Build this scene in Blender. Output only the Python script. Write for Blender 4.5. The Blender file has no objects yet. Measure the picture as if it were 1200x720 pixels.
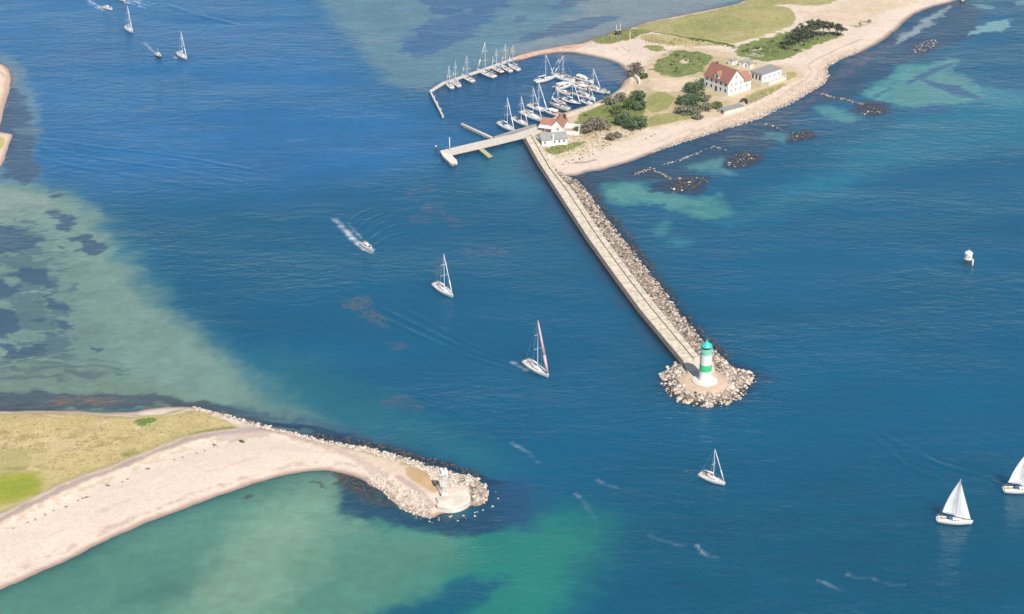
import bpy, bmesh, math, random
import numpy as np
from mathutils import Vector, Matrix
R = math.radians
C = bpy.context.scene.collection

# ------------------------------------------------------------------ camera, sky, sun, exposure
CAM_H, FPX, PITCH = 240.0, 2100.0, R(26)
HAZE = 0.00006
cd = bpy.data.cameras.new('camera'); cam = bpy.data.objects.new('camera', cd); C.objects.link(cam)
cam.location = (0, 0, CAM_H); cam.rotation_euler = (math.pi/2 - PITCH, 0, 0)
cd.sensor_fit = 'HORIZONTAL'; cd.sensor_width = 36; cd.lens = 36*FPX/1200
cd.clip_start = 1; cd.clip_end = 60000
bpy.context.scene.camera = cam
SUN_EL = R(48); SUN_DIR = Vector((0.39, -0.92, 0)).normalized()*math.cos(SUN_EL) + Vector((0, 0, math.sin(SUN_EL)))
world = bpy.data.worlds.new('World'); bpy.context.scene.world = world; world.use_nodes = True
wn = world.node_tree.nodes; wl = world.node_tree.links
sky = wn.new('ShaderNodeTexSky'); sky.sky_type = 'NISHITA'; sky.sun_disc = False
sky.sun_elevation = SUN_EL; sky.sun_rotation = math.atan2(SUN_DIR.x, SUN_DIR.y)
sky.dust_density = .7; sky.air_density = 1.0
wl.new(sky.outputs[0], wn['Background'].inputs[0]); wn['Background'].inputs[1].default_value = 0.09
sl = bpy.data.lights.new('sun', 'SUN'); sl.energy = 4.2; sl.angle = R(0.53); sl.color = (1, 0.95, 0.87)
so = bpy.data.objects.new('sun', sl); C.objects.link(so)
so.rotation_euler = SUN_DIR.to_track_quat('Z', 'Y').to_euler()
vs = bpy.context.scene.view_settings
vs.view_transform = 'Standard'; vs.look = 'None'; vs.gamma = 1; vs.exposure = 0.30; vs.use_curve_mapping = False

# ------------------------------------------------------------------ helpers
SP, CP = math.sin(PITCH), math.cos(PITCH)
def W(px, py, z=0.0):
    """place on the level z seen at a point of the survey photograph (1200 x 720)"""
    u, v = px-600, py-360
    t = (CAM_H - z)/(FPX*SP + v*CP)
    return Vector((t*u, t*(FPX*CP - v*SP), z))
def WP(poly, z=0.0): return np.array([W(x, y, z)[:2] for x, y in poly])
def lin(c):
    c = np.asarray(c, float)/255
    return np.where(c <= .04045, c/12.92, ((c+.055)/1.055)**2.4)

def tag(o, label=None, cat=None, group=None, kind=None):
    if label: o['label'] = label
    if cat: o['category'] = cat
    if group: o['group'] = group
    if kind: o['kind'] = kind
    return o
def empty(name, loc, rz=0, label=None, cat=None, group=None):
    o = bpy.data.objects.new(name, None); C.objects.link(o); o.location = loc; o.rotation_euler = (0, 0, rz)
    o.empty_display_size = .3
    return tag(o, label, cat, group)

class MB:
    """collects simple solids into one mesh"""
    def __init__(s): s.v = []; s.f = []; s.smooth = False
    def add(s, vs_, fs):
        n = len(s.v); s.v += [tuple(p) for p in vs_]; s.f += [tuple(i+n for i in f) for f in fs]; return s
    def box(s, x0, y0, z0, x1, y1, z1):
        p = [(x0,y0,z0),(x1,y0,z0),(x1,y1,z0),(x0,y1,z0),(x0,y0,z1),(x1,y0,z1),(x1,y1,z1),(x0,y1,z1)]
        return s.add(p, [(0,3,2,1),(4,5,6,7),(0,1,5,4),(1,2,6,5),(2,3,7,6),(3,0,4,7)])
    def prism(s, poly, z0, z1):
        n = len(poly); a = sum(poly[i][0]*poly[(i+1)%n][1]-poly[(i+1)%n][0]*poly[i][1] for i in range(n))
        if a < 0: poly = poly[::-1]
        z0s = z0 if hasattr(z0, '__len__') else [z0]*n
        return s.add([(p[0],p[1],z) for p, z in zip(poly, z0s)]+[(p[0],p[1],z1) for p in poly],
                     [tuple(range(n-1,-1,-1)), tuple(range(n,2*n))]+[(i,(i+1)%n,n+(i+1)%n,n+i) for i in range(n)])
    def tube(s, a, b, r0, r1=None, n=8):
        a, b = Vector(a), Vector(b); r1 = r0 if r1 is None else r1
        d = (b-a).normalized(); u = d.orthogonal().normalized(); w = d.cross(u)
        vs_ = []
        for p, r in ((a, r0), (b, r1)):
            for i in range(n):
                t = 2*math.pi*i/n; vs_.append(p+u*(r*math.cos(t))+w*(r*math.sin(t)))
        return s.add(vs_, [tuple(range(n-1,-1,-1)), tuple(range(n,2*n))]+[(i,(i+1)%n,n+(i+1)%n,n+i) for i in range(n)])
    def path(s, pts, r, n=6):
        for a, b in zip(pts[:-1], pts[1:]): s.tube(a, b, r, r, n)
        return s
    def lathe(s, prof, n=24, c=(0,0,0), caps=True):
        vs_ = []; fs = []
        for r, z in prof:
            for i in range(n):
                t = 2*math.pi*i/n; vs_.append((c[0]+r*math.cos(t), c[1]+r*math.sin(t), c[2]+z))
        for k in range(len(prof)-1):
            for i in range(n):
                j = (i+1)%n; fs.append((k*n+i, k*n+j, (k+1)*n+j, (k+1)*n+i))
        if caps: fs += [tuple(range(n-1,-1,-1)), tuple((len(prof)-1)*n+i for i in range(n))]
        return s.add(vs_, fs)
    def build(s, name, mat, parent=None, smooth=False, bevel=0, loc=None):
        me = bpy.data.meshes.new(name); me.from_pydata(s.v, [], s.f); me.update()
        me.materials.append(mat)
        if smooth: me.polygons.foreach_set('use_smooth', [True]*len(me.polygons))
        o = bpy.data.objects.new(name, me); C.objects.link(o)
        if parent: o.parent = parent
        if loc is not None: o.location = loc
        if bevel:
            m = o.modifiers.new('bevel', 'BEVEL'); m.width = bevel; m.segments = 2; m.limit_method = 'ANGLE'
        return o

def material(name, rgb, rough=.6, var=.12, scale=3.0, metal=0, spec=.4, srgb=True, gain=.8):
    m = bpy.data.materials.new(name); m.use_nodes = True
    nt = m.node_tree; b = nt.nodes['Principled BSDF']
    col = lin(rgb)*gain if srgb else np.array(rgb)
    b.inputs['Roughness'].default_value = rough; b.inputs['Metallic'].default_value = metal
    b.inputs['Specular IOR Level'].default_value = spec
    tc = nt.nodes.new('ShaderNodeTexCoord'); nz = nt.nodes.new('ShaderNodeTexNoise')
    nz.inputs['Scale'].default_value = scale; nz.inputs['Detail'].default_value = 5
    nt.links.new(tc.outputs['Object'], nz.inputs['Vector'])
    mr = nt.nodes.new('ShaderNodeMapRange'); mr.inputs['From Min'].default_value = .3; mr.inputs['From Max'].default_value = .7
    mr.inputs['To Min'].default_value = 1-var; mr.inputs['To Max'].default_value = 1+var
    nt.links.new(nz.outputs[0], mr.inputs[0])
    mx = nt.nodes.new('ShaderNodeMix'); mx.data_type = 'RGBA'; mx.blend_type = 'MULTIPLY'; mx.inputs['Factor'].default_value = 1
    mx.inputs['A'].default_value = (*[float(x) for x in col], 1)
    nt.links.new(mr.outputs[0], mx.inputs['B']); nt.links.new(mx.outputs['Result'], b.inputs['Base Color'])
    return m
M = dict(
    gel=material('white_gelcoat', (.78,.77,.74), .3, .03, 1, srgb=False), cream=material('cream_gelcoat', (.68,.62,.5), .35, .05, 1, srgb=False),
    red=material('red_paint', (.42,.06,.04), .35, .08, 1, srgb=False), navy=material('navy_paint', (.03,.05,.12), .3, .08, 1, srgb=False),
    dark=material('dark_rubber', (.04,.04,.045), .6, .1, 2, srgb=False), teak=material('teak_deck', (.45,.3,.18), .7, .15, 4, srgb=False),
    deck=material('deck_paint', (.72,.69,.64), .6, .05, 3, srgb=False), glass=material('dark_glass', (.03,.04,.05), .1, .05, 1, srgb=False),
    alu=material('mast_aluminium', (.75,.75,.74), .4, .05, 2, srgb=False), wire=material('rigging_wire', (.5,.5,.5), .4, .05, 2, srgb=False),
    sail=material('white_sailcloth', (.88,.87,.84), .7, .03, 1.5, srgb=False), pinksail=material('red_sailcloth', (.68,.42,.42), .7, .12, 1.5, srgb=False),
    bluecanvas=material('blue_canvas', (.04,.08,.22), .8, .1, 2, srgb=False), tancanvas=material('tan_canvas', (.5,.42,.32), .8, .1, 2, srgb=False),
    greycanvas=material('grey_canvas', (.35,.36,.38), .8, .1, 2, srgb=False),
    white=material('white_render', (.78,.77,.74), .8, .04, 1.2, srgb=False), roof=material('red_roof_tiles', (.30,.13,.09), .8, .28, 2.2, srgb=False),
    roof2=material('orange_roof_tiles', (.37,.175,.115), .8, .22, 2.2, srgb=False),
    greyroof=material('grey_roofing_felt', (.29,.29,.27), .85, .15, 2, srgb=False), conc=material('pale_concrete', (.64,.55,.42), .9, .24, .8, srgb=False),
    conc2=material('weathered_concrete', (.60,.515,.40), .9, .28, .5, srgb=False), wallstone=material('dark_masonry', (.10,.09,.085), .85, .35, .9, srgb=False),
    chalk=material('whitewashed_concrete', (.72,.66,.55), .9, .12, .5, srgb=False),
    cap=material('stained_whitewash', (.66,.59,.48), .9, .22, .35, srgb=False),
    wood=material('grey_timber', (.36,.31,.26), .85, .2, 1.5, srgb=False), palewood=material('pale_timber', (.60,.54,.46), .85, .15, 1.5, srgb=False),
    yellowwood=material('mossy_timber', (.45,.42,.22), .85, .2, 1.5, srgb=False),
    pile=material('dark_timber', (.07,.06,.055), .85, .2, 1.5, srgb=False), window=material('window_frame', (.6,.58,.55), .6, .03, 2, srgb=False),
    lgreen=material('bright_green_paint', (.05,.56,.24), .5, .06, 1, srgb=False), lpale=material('pale_green_paint', (.30,.66,.52), .5, .06, 1, srgb=False),
    lteal=material('teal_green_metal', (.05,.50,.42), .45, .08, 1, srgb=False), yellow=material('yellow_paint', (.55,.38,.05), .5, .1, 1, srgb=False),
    rock=material('granite_boulder', (.43,.35,.28), .9, .42, 1.1, srgb=False), rockdark=material('weed_covered_rock', (.075,.063,.054), .9, .5, 1.0, srgb=False),
    bark=material('bark', (.13,.10,.08), .9, .25, 4, srgb=False),
    paving=material('pinkish_paving', (.43,.335,.26), .9, .15, .6, srgb=False),
)
def leafmat(name, rgb, var=.35):
    m = material(name, rgb, .8, var, 1.6, srgb=False, spec=.15)
    m.node_tree.nodes['Principled BSDF'].inputs['Subsurface Weight'].default_value = 0
    return m
M['leaf_dark'] = leafmat('dark_green_leaves', (.11,.165,.075)); M['leaf_grey'] = leafmat('grey_green_leaves', (.23,.23,.15))
M['leaf_mid'] = leafmat('mid_green_leaves', (.13,.18,.055)); M['leaf_brown'] = leafmat('brownish_leaves', (.24,.2,.15))
M['needle'] = leafmat('pine_needles', (.085,.10,.055))

# numpy noise
def hashn(ix, iy, seed):
    h = (ix.astype(np.int64)*374761393 + iy.astype(np.int64)*668265263 + seed*1442695041) & 0xffffffff
    h = ((h ^ (h >> 13))*1274126177) & 0xffffffff
    return ((h ^ (h >> 16)) & 0xffff)/65535.0
def vnoise(x, y, seed):
    ix, iy = np.floor(x), np.floor(y); fx, fy = x-ix, y-iy
    fx = fx*fx*fx*(fx*(fx*6-15)+10); fy = fy*fy*fy*(fy*(fy*6-15)+10)
    a, b, c, d = hashn(ix,iy,seed), hashn(ix+1,iy,seed), hashn(ix,iy+1,seed), hashn(ix+1,iy+1,seed)
    return (a*(1-fx)+b*fx)*(1-fy)+(c*(1-fx)+d*fx)*fy
def fbm(x, y, wl_, seed=0, octv=4, gain=.55, ax=1.0):
    """-1..1 noise of wavelength wl_ (metres); ax stretches it along X"""
    s = np.zeros_like(x); amp = 1; tot = 0; f = 1/wl_
    for k in range(octv):
        s += amp*(vnoise(x*f/ax+17.3*k, y*f+9.1*k, seed+k)*2-1); tot += amp; amp *= gain; f *= 2.03
    return s/tot*1.6
def sdf(poly, x, y):
    """signed distance to a polygon, positive inside"""
    n = len(poly); d2 = np.full(x.shape, 1e18); ins = np.zeros(x.shape, bool)
    for i in range(n):
        ax, ay = poly[i]; bx, by = poly[(i+1)%n]; ex, ey = bx-ax, by-ay
        wx, wy = x-ax, y-ay; t = np.clip((wx*ex+wy*ey)/(ex*ex+ey*ey+1e-12), 0, 1)
        d2 = np.minimum(d2, (wx-ex*t)**2+(wy-ey*t)**2)
        c = ((ay <= y) & (by > y)) | ((by <= y) & (ay > y))
        with np.errstate(divide='ignore', invalid='ignore'):
            xi = ax+(y-ay)*ex/np.where(ey == 0, 1e-12, ey)
        ins ^= c & (x < xi)
    d = np.sqrt(d2); return np.where(ins, d, -d)
def dline(pts, x, y):
    d2 = np.full(x.shape, 1e18); along = np.zeros(x.shape); L = 0
    for (ax, ay), (bx, by) in zip(pts[:-1], pts[1:]):
        ex, ey = bx-ax, by-ay; l = math.hypot(ex, ey); wx, wy = x-ax, y-ay
        t = np.clip((wx*ex+wy*ey)/(l*l), 0, 1); q = (wx-ex*t)**2+(wy-ey*t)**2
        along = np.where(q < d2, L+t*l, along); d2 = np.minimum(d2, q); L += l
    return np.sqrt(d2), along/L
def sstep(a, b, x):
    t = np.clip((x-a)/(b-a), 0, 1); return t*t*(3-2*t)
def smooth_poly(px, it=2):
    p = np.array(px, float)
    for _ in range(it):
        q = np.roll(p, -1, 0); p = np.stack([.75*p+.25*q, .25*p+.75*q], 1).reshape(-1, 2)
    return p

class Painter:
    def __init__(s, x, y, col): s.x, s.y = x, y; s.c = np.tile(lin(col), (x.size, 1)); s.grain = 0
    def noise(s, m, wl_, seed, ax): return fbm(s.x[m], s.y[m], wl_, seed, 4, .6, ax)
    def poly(s, px, col, feather=1.0, rough=1.0, wl_=6, alpha=1.0, seed=1, ax=1.0, it=1, thr=0, mottled=0, grain=None):
        P = WP(smooth_poly(px, it)); pad = feather+rough*2+1
        m = (s.x > P[:,0].min()-pad) & (s.x < P[:,0].max()+pad) & (s.y > P[:,1].min()-pad) & (s.y < P[:,1].max()+pad)
        if not m.any(): return
        d = sdf(P, s.x[m], s.y[m])
        if rough: d = d+rough*s.noise(m, wl_, seed, ax)
        a = sstep(-feather/2, feather/2, d-thr)*alpha
        if mottled: a = a*np.clip(.5+mottled*s.noise(m, wl_*.6, seed+50, ax), 0, 1)
        g = s.grain if grain is None else grain
        cc = lin(col)*(1+g*(.6*s.noise(m, 1.3, seed+200, 1)+.6*s.noise(m, 5, seed+300, 1)))[:,None] if g else lin(col)
        s.c[m] = s.c[m]*(1-a[:,None])+cc*a[:,None]
    def line(s, px, col, width, feather=.5, rough=.3, wl_=4, alpha=1.0, seed=3, broken=0):
        P = WP(px); pad = width+feather+2
        m = (s.x > P[:,0].min()-pad) & (s.x < P[:,0].max()+pad) & (s.y > P[:,1].min()-pad) & (s.y < P[:,1].max()+pad)
        if not m.any(): return
        d, t = dline(P, s.x[m], s.y[m]); d = width/2-d+rough*s.noise(m, wl_, seed, 1)
        a = sstep(-feather/2, feather/2, d)*alpha
        if broken: a = a*sstep(-.2, .4, s.noise(m, broken, seed+9, 1))
        s.c[m] = s.c[m]*(1-a[:,None])+lin(col)*a[:,None]

def grid_mesh(name, x0, x1, y0, y1, res, zfun, cfun, mat, keep=None, ring=None, extra=None):
    nx, ny = int((x1-x0)/res)+1, int((y1-y0)/res)+1
    X, Y = np.meshgrid(np.linspace(x0, x1, nx), np.linspace(y0, y1, ny)); X, Y = X.ravel(), Y.ravel()
    Z = zfun(X, Y)
    i = np.arange(nx*ny).reshape(ny, nx)
    F = np.stack([i[:-1,:-1], i[:-1,1:], i[1:,1:], i[1:,:-1]], -1).reshape(-1, 4)
    if keep is not None: F = F[(Z[F].max(1) > keep)]
    used = np.zeros(nx*ny, bool); used[F.ravel()] = True
    remap = np.cumsum(used)-1; X, Y, Z = X[used], Y[used], Z[used]; F = remap[F]
    col = cfun(X, Y, Z)
    if ring:   # coarse skirt out to the horizon
        n0 = len(X); rx = np.array([x0,x1,x1,x0,-ring,ring,ring,-ring]); ry = np.array([y0,y0,y1,y1,-ring,-ring,ring,ring])
        X, Y, Z = np.r_[X,rx], np.r_[Y,ry], np.r_[Z,np.zeros(8)]; col = np.vstack([col, np.tile(np.array(ring_col), (8,1))])
        F = np.vstack([F, n0+np.array([[4,5,1,0],[5,6,2,1],[6,7,3,2],[7,4,0,3]])])
    me = bpy.data.meshes.new(name); nv, nf = len(X), len(F)
    me.vertices.add(nv); me.vertices.foreach_set('co', np.stack([X,Y,Z],1).ravel().astype(np.float32))
    me.loops.add(nf*4); me.loops.foreach_set('vertex_index', F.ravel().astype(np.int32))
    me.polygons.add(nf); me.polygons.foreach_set('loop_start', np.arange(0, nf*4, 4, dtype=np.int32))
    me.polygons.foreach_set('use_smooth', np.ones(nf, bool)); me.update(calc_edges=True); me.validate()
    at = me.color_attributes.new('tint', 'FLOAT_COLOR', 'POINT')
    at.data.foreach_set('color', np.c_[col, np.ones(nv)].ravel().astype(np.float32) if col.shape[1] == 3 else col.ravel().astype(np.float32))
    me.materials.append(mat)
    o = bpy.data.objects.new(name, me); C.objects.link(o); o['kind'] = 'structure'
    return o

# ------------------------------------------------------------------ outlines (surveyed from the photograph)
ISLAND = [(617,160),(630,188),(648,203),(660,207),(668,206),(676,206),(690,202),(706.7,199.3),(737,190.7),(767.3,178.5),(793.3,169),(828,158.2),(862.7,147.3),(888.7,140.8),
 (906,130),(932,119.2),(953.7,106.2),(966.7,98.8),(971.9,88.8),(968.8,80.2),(984,70.2),(1010,60.7),(1031.7,49.8),(1053.3,32.5),(1066.3,19.5),(1088,9.5),(1118,2),
 (1150,-12),(1180,-40),(1180,-90),(960,-90),(930,-40),(900,-12),(875,0),(854,6.5),(802,17.3),(763,23.8),(741,32.5),(706.7,41),(685,49.8),(663,54.5),(646.7,57.5),(624,61.5),(607.8,65.8),
 (598,69),(599,72.5),(610.5,70.3),(630,64.9),(652,61.3),(671.7,61.7),(691,65.8),(710.5,70),(727,75.5),(734,82.5),(738,92),(735,100),(728,106),(713,117),(690,126),(657.8,136.5),(636,146),(626,152)]
SPIT = [(-260,483),(0,482.5),(66.7,481),(120,483),(156,483.5),(173,479.5),(206.7,476.2),(233,477.5),(266.7,487.5),(300,496.2),(340,507),(380,517),(404,520.5),(431,525.2),(453,533),(475,537.3),
 (497,544.5),(515.7,550.5),(536,556),(552,558.5),(566,566),(572,577),(570,588),(560,594),(550,592),(536,599),(520,601.5),(506.5,608),(490,605),(471.7,597),(460.7,588),(449.7,577),(433,569.7),(426,563),
 (407.5,556.8),(391,553),(383,551.7),(360,553),(333,557.5),(283,571.2),(233,589.5),(183,608),(133,630),(83,655),(33,678),(0,692),(-80,730),(-260,800)]
POINT = [(-120,60),(0,74),(8,80),(13,88),(12.5,100),(9,112),(5,124),(2,138),(0,148),(-4,153),(0,155.5),(8,156.5),(15.5,158),(12,166),(9,175),(4,188),(0,198),(-120,240)]
MOLE_L = [(615,161),(630,188),(650,219),(690,280),(720,322),(751,364),(801,424)]
MOLE_R = [(626,158),(653,205),(672,226),(708,280),(739,322),(769,360),(820,421)]
APRON = [(640,180),(653,200),(664,207),(676,211),(690,226),(713,258),(735,285),(756,312),(777,340),(795,364),(806,378),(816,390),(826,402),(848,420),(858,432),(874,436),(885,441.5),(879,450),(870,457),(849,466),(823.6,469),(800,466),(785,454),(777,440),(783,431),(800,424),(790,405),(751,362),(700,292),(650,216)]
def shore_noise(x, y, amp=.5, seed=5): return amp*fbm(x, y, 7, seed, 4)

iw = WP(smooth_poly(ISLAND, 1)); sw = WP(smooth_poly(SPIT, 1)); pw = WP(smooth_poly(POINT, 2)); aw = WP(APRON, 0)
QUAY = WP([(617,160),(630,190),(640,190),(668,168),(700,150),(720,128),(738,110),(741,92),(732,97),(728,105),(713,116),(690,126),(658,136),(636,146)])
CAUSE = WP([(690,52),(663,55.2),(646,58.4),(624,62.3),(608,66.5),(600,70),(611,69.2),(630,64),(652,60.6),(672,60.5)])
def island_z(x, y):
    d = sdf(iw, x, y)+shore_noise(x, y, .5)
    z = np.where(d > 0, 1.7*(1-np.exp(-np.clip(d, 0, 99)/13)), d*.12)
    z += .25*sstep(12, 25, d)*fbm(x, y, 14, 21)+.05*sstep(2, 6, d)*fbm(x, y, 2, 25, 3)
    q = sdf(QUAY, x, y); z = np.where(q > -2, np.maximum(z, 1.25*sstep(-1.0, .6, q)-1.2*(q < -1)), z)
    q = sdf(CAUSE, x, y); z = np.where(q > -1.5, np.maximum(z, 1.0*sstep(-1.0, 1.0, q)-1.2*(q < -.9)), z)
    return np.clip(z, -1.2, 5)
DIKE = WP([(-260,740),(-60,650),(0,618),(33,601),(86.7,575),(133,558),(173,541),(220,521.5),(253,515),(283,511),(310,507),(345,512),(380,522),(422,533),(457,544),(485,555),(500,565)])
def spit_z(x, y):
    d = sdf(sw, x, y)+shore_noise(x, y, .35, 6)
    z = np.where(d > 0, 1.5*(1-np.exp(-np.clip(d, 0, 99)/9)), d*.12)
    q, t = dline(DIKE, x, y); z += .9*np.exp(-(q/3.0)**2)*sstep(.5, 4, d)
    z += .22*sstep(8, 20, d)*fbm(x, y, 12, 31)+.04*sstep(2, 6, d)*fbm(x, y, 1.6, 35, 3)
    return np.clip(z, -1.2, 5)
def point_z(x, y):
    d = sdf(pw, x, y)+shore_noise(x, y, .3, 8)
    return np.clip(np.where(d > 0, 1.2*(1-np.exp(-np.clip(d, 0, 99)/6)), d*.12), -1.2, 3)
LH = W(826, 446, 1.8)
def apron_z(x, y):
    d = sdf(aw, x, y)+.4*fbm(x, y, 3, 41)
    z = np.where(d > 0, np.minimum(.42*d, 1.35), d*.3)+.12*fbm(x, y, 1.5, 44, 2)*(d > 0)
    r = np.hypot(x-LH.x, y-LH.y); z = np.maximum(z, np.where(r < 5.6, 1.62, np.where(r < 14, 1.62-(r-5.6)*.29, -9)))
    return np.clip(z, -1.2, 5)

# ------------------------------------------------------------------ land
def land_material(name, gain=.78, fine=.12):
    m = bpy.data.materials.new(name); m.use_nodes = True; nt = m.node_tree; b = nt.nodes['Principled BSDF']
    at = nt.nodes.new('ShaderNodeAttribute'); at.attribute_name = 'tint'
    tc = nt.nodes.new('ShaderNodeTexCoord')
    n1 = nt.nodes.new('ShaderNodeTexNoise'); n1.inputs['Scale'].default_value = 1.6; n1.inputs['Detail'].default_value = 6; n1.inputs['Roughness'].default_value = .7
    nt.links.new(tc.outputs['Object'], n1.inputs['Vector'])
    mr = nt.nodes.new('ShaderNodeMapRange'); mr.inputs[1].default_value = .3; mr.inputs[2].default_value = .7
    mr.inputs[3].default_value = gain*(1-fine); mr.inputs[4].default_value = gain*(1+fine)
    nt.links.new(n1.outputs[0], mr.inputs[0])
    mx = nt.nodes.new('ShaderNodeMix'); mx.data_type = 'RGBA'; mx.blend_type = 'MULTIPLY'; mx.inputs['Factor'].default_value = 1
    nt.links.new(at.outputs['Color'], mx.inputs['A']); nt.links.new(mr.outputs[0], mx.inputs['B'])
    nt.links.new(mx.outputs['Result'], b.inputs['Base Color']); b.inputs['Roughness'].default_value = .95
    b.inputs['Specular IOR Level'].default_value = .15
    bp = nt.nodes.new('ShaderNodeBump'); bp.inputs['Strength'].default_value = .5; bp.inputs['Distance'].default_value = .15
    nt.links.new(n1.outputs[0], bp.inputs['Height']); nt.links.new(bp.outputs[0], b.inputs['Normal'])
    return m
M['land'] = land_material('dune_ground')

SAND, WET, DRY, GREEN = (238,216,196), (196,170,155), (182,174,118), (118,142,72)
def island_col(x, y, z):
    p = Painter(x, y, SAND)
    n = fbm(x, y, 9, 60); p.c *= (1+.05*n+.04*fbm(x, y, 1.5, 62, 3))[:,None]
    d = sdf(iw, x, y)+shore_noise(x, y, .5)
    P = p.poly; p.grain = .16
    P([(640,160),(668,158),(690,160),(757,156),(800,148),(845,138),(870,128),(900,112),(930,100),(945,92),(940,84),(915,80),(890,78),(860,66),(832,60),(800,58),(770,66),(755,80),(742,100),(712,118),(660,138)], (220,196,162), 3, 2, 5, .85, seed=70)
    P([(640,160),(700,160),(757,156),(845,138),(900,112),(935,96),(900,80),(832,62),(770,66),(742,100),(660,138)], (190,176,124), 1.5, 9, 5, .6, seed=71, thr=9)
    P([(880,75),(930,66),(1000,44),(1060,12),(1100,0),(1100,-60),(985,-40),(975,12),(930,14),(940,26),(925,44)], (228,202,172), 3, 6, 6, .7, seed=72, thr=5)
    P([(741,34),(763,26),(802,20),(854,9),(876,2),(905,-30),(985,-40),(985,2),(966,10.5),(940,10),(927,8),(903,9),(925,13),(934.7,24),(925,37),(900,45),(875,52),(857,57),(807.5,48.7),(762.5,40)], DRY, .8, 1.0, 4, seed=2)
    P([(741,34),(802,20),(876,2),(960,-20),(966,8),(905,12),(930,24),(900,44),(857,56),(800,46)], (196,178,130), 1.5, 9, 6, .6, seed=73, thr=9, ax=2)
    P([(741,34),(802,20),(876,2),(960,-20),(966,8),(905,12),(930,24),(900,44),(857,56),(800,46)], (160,162,98), 1.5, 9, 5, .5, seed=74, thr=10, ax=2)
    P([(780,36),(830,20),(880,10),(905,14),(880,30),(830,42)], (158,162,100), 5, 3, 8, .6, seed=3)
    P([(818,32),(835,33),(848,40),(830,41)], (140,152,88), 2, 1.5, 3, .7, seed=4, mottled=1)
    P([(850,16),(890,12),(920,20),(900,30),(860,26)], (196,180,126), 5, 3, 6, .6, seed=5)
    P([(689,51.7),(707,40.5),(729.5,33),(758,37.5),(764,40.5),(747.5,45),(744.5,48.7),(725,51.7),(722,54.7)], (142,150,84), .8, 1.3, 2.5, seed=6)
    P([(715,40),(725,38),(730,45),(718,44)], (205,180,140), 1, .8, 2, .8, seed=7)
    P([(747.5,45),(770,42),(807.5,49.5),(856,58),(815,58),(785,57.5),(770,55),(752,50)], (203,184,134), 1, 1, 4, seed=8)
    P([(753.5,60),(758,55.5),(782,60),(776,64.5),(764,63.7)], (146,152,88), .8, 1.5, 2, seed=9)
    P([(770,51),(782,52),(795,56),(780,56)], (150,155,85), 1, 1, 2.5, .8, seed=10)
    P([(761,76.5),(777.5,69),(791,63),(815,63.7),(833,70.5),(830,75),(824,86),(812,93),(776,93.5),(764,85)], (126,140,80), 1, 2.4, 4, seed=11)
    P([(768,74),(790,66),(822,68),(822,84),(800,91),(772,90)], (160,160,104), .8, 3, 2.2, .55, seed=75, thr=1)
    P([(775,76),(800,66),(825,72),(800,90),(780,88)], (100,122,62), 1, 2.5, 2, .75, seed=12, mottled=1)
    P([(795,77),(802,73),(812,75),(804,79.5)], (222,200,172), .4, .2, 2, seed=13)
    p.line([(762,40),(785,44),(808,49),(830,52),(858,58)], (98,120,62), 1.2, .4, .35, 2)
    p.line([(808,49),(830,52.5),(858,58)], (90,115,56), 2.4, .6, .6, 2, seed=5)
    P([(860,58.5),(875,54),(914,44),(925,39),(990,41),(981,47.7),(942,61.7),(931.5,69),(914,74.7),(888,77),(860,67)], (130,144,82), .8, 1.6, 2.5, seed=14)
    P([(870,62),(900,55),(925,52),(930,62),(900,72)], (104,124,62), 1, 2.5, 2, .7, seed=15, mottled=1)
    P([(872,67),(888,66),(899,69),(890,72),(875,70)], (205,196,180), .5, .5, 1.5, seed=16, mottled=1.2)
    P([(880,62),(893,60),(892,63),(881,64)], (205,196,180), .4, .4, 1.5, seed=17)
    P([(995,33),(1015,27),(1026,29),(1004,37)], (160,158,110), .8, 1.2, 2, .9, seed=18, mottled=1.2)
    P([(1000,10),(1040,5),(1060,8),(1020,20)], (215,196,160), 2, 2, 3, .8, seed=19, mottled=1)
    P([(758,114),(777,110),(792,119),(785,130),(767,136.7),(757,134)], (166,164,102), .7, .6, 3, seed=20)
    P([(755,154),(760,141.7),(773,136),(810,137.5),(828,139.5),(797,145),(773,150)], (168,165,105), .7, .6, 3, seed=21)
    P([(677,136.7),(707,123),(740,117),(755,120),(757,150),(732,152),(707,155),(674,157)], (136,142,80), .8, 1.6, 2.5, seed=22)
    P([(637,176.7),(683,169.5),(689,172),(645,187)], (134,148,82), .5, .8, 2, seed=23)
    P([(666,160),(720,151),(757,154),(740,165),(700,173),(668,170)], (190,174,130), .8, 1, 2, .9, seed=24, mottled=1.1)
    P([(640,187),(690,172),(740,163),(755,157),(760,160),(720,173),(680,188)], (205,190,150), 1, 1, 2, .7, seed=25, mottled=1.1)
    P([(866,119),(900,105),(925,100),(905,112),(878,125)], (178,170,112), .7, .5, 2.5, seed=26)
    P([(870,122),(890,113),(898,115),(878,126)], (172,160,140), .5, .4, 2.5, .8, seed=27)
    P([(914,92),(928,86),(936,91),(920,99)], (182,170,112), .6, .4, 2.5, seed=28)
    P([(765,93),(780,95),(815,93),(826,105),(800,112),(768,110),(757,104)], (232,208,178), 1, .6, 3, seed=29)
    P([(700,132),(740,121),(756,126),(752,148),(720,150)], (116,130,66), 1.5, 2, 2.5, .8, seed=30, mottled=1)
    P([(614,159),(626,151),(640,147),(668,157),(634,173),(652,203),(640,203),(626,182)], (212,178,150), .5, .2, 3, seed=31)
    # boulder strewn revetment strip and wet edge
    P([(760,181),(828,158),(888,141),(932,119),(967,99),(972,89),(969,80),(985,70),(1010,60),(1000,58),(975,66),(955,78),(958,88),(948,98),(925,107),(890,126),(850,140),(800,160)], (222,196,170), 1, 1, 3, .9, seed=32)
    p.line([(925,107),(945,95),(952,86),(946,80),(952,74),(985,58),(1010,48)], (190,165,145), .9, .6, .4, 4, .6, seed=33)
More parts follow.
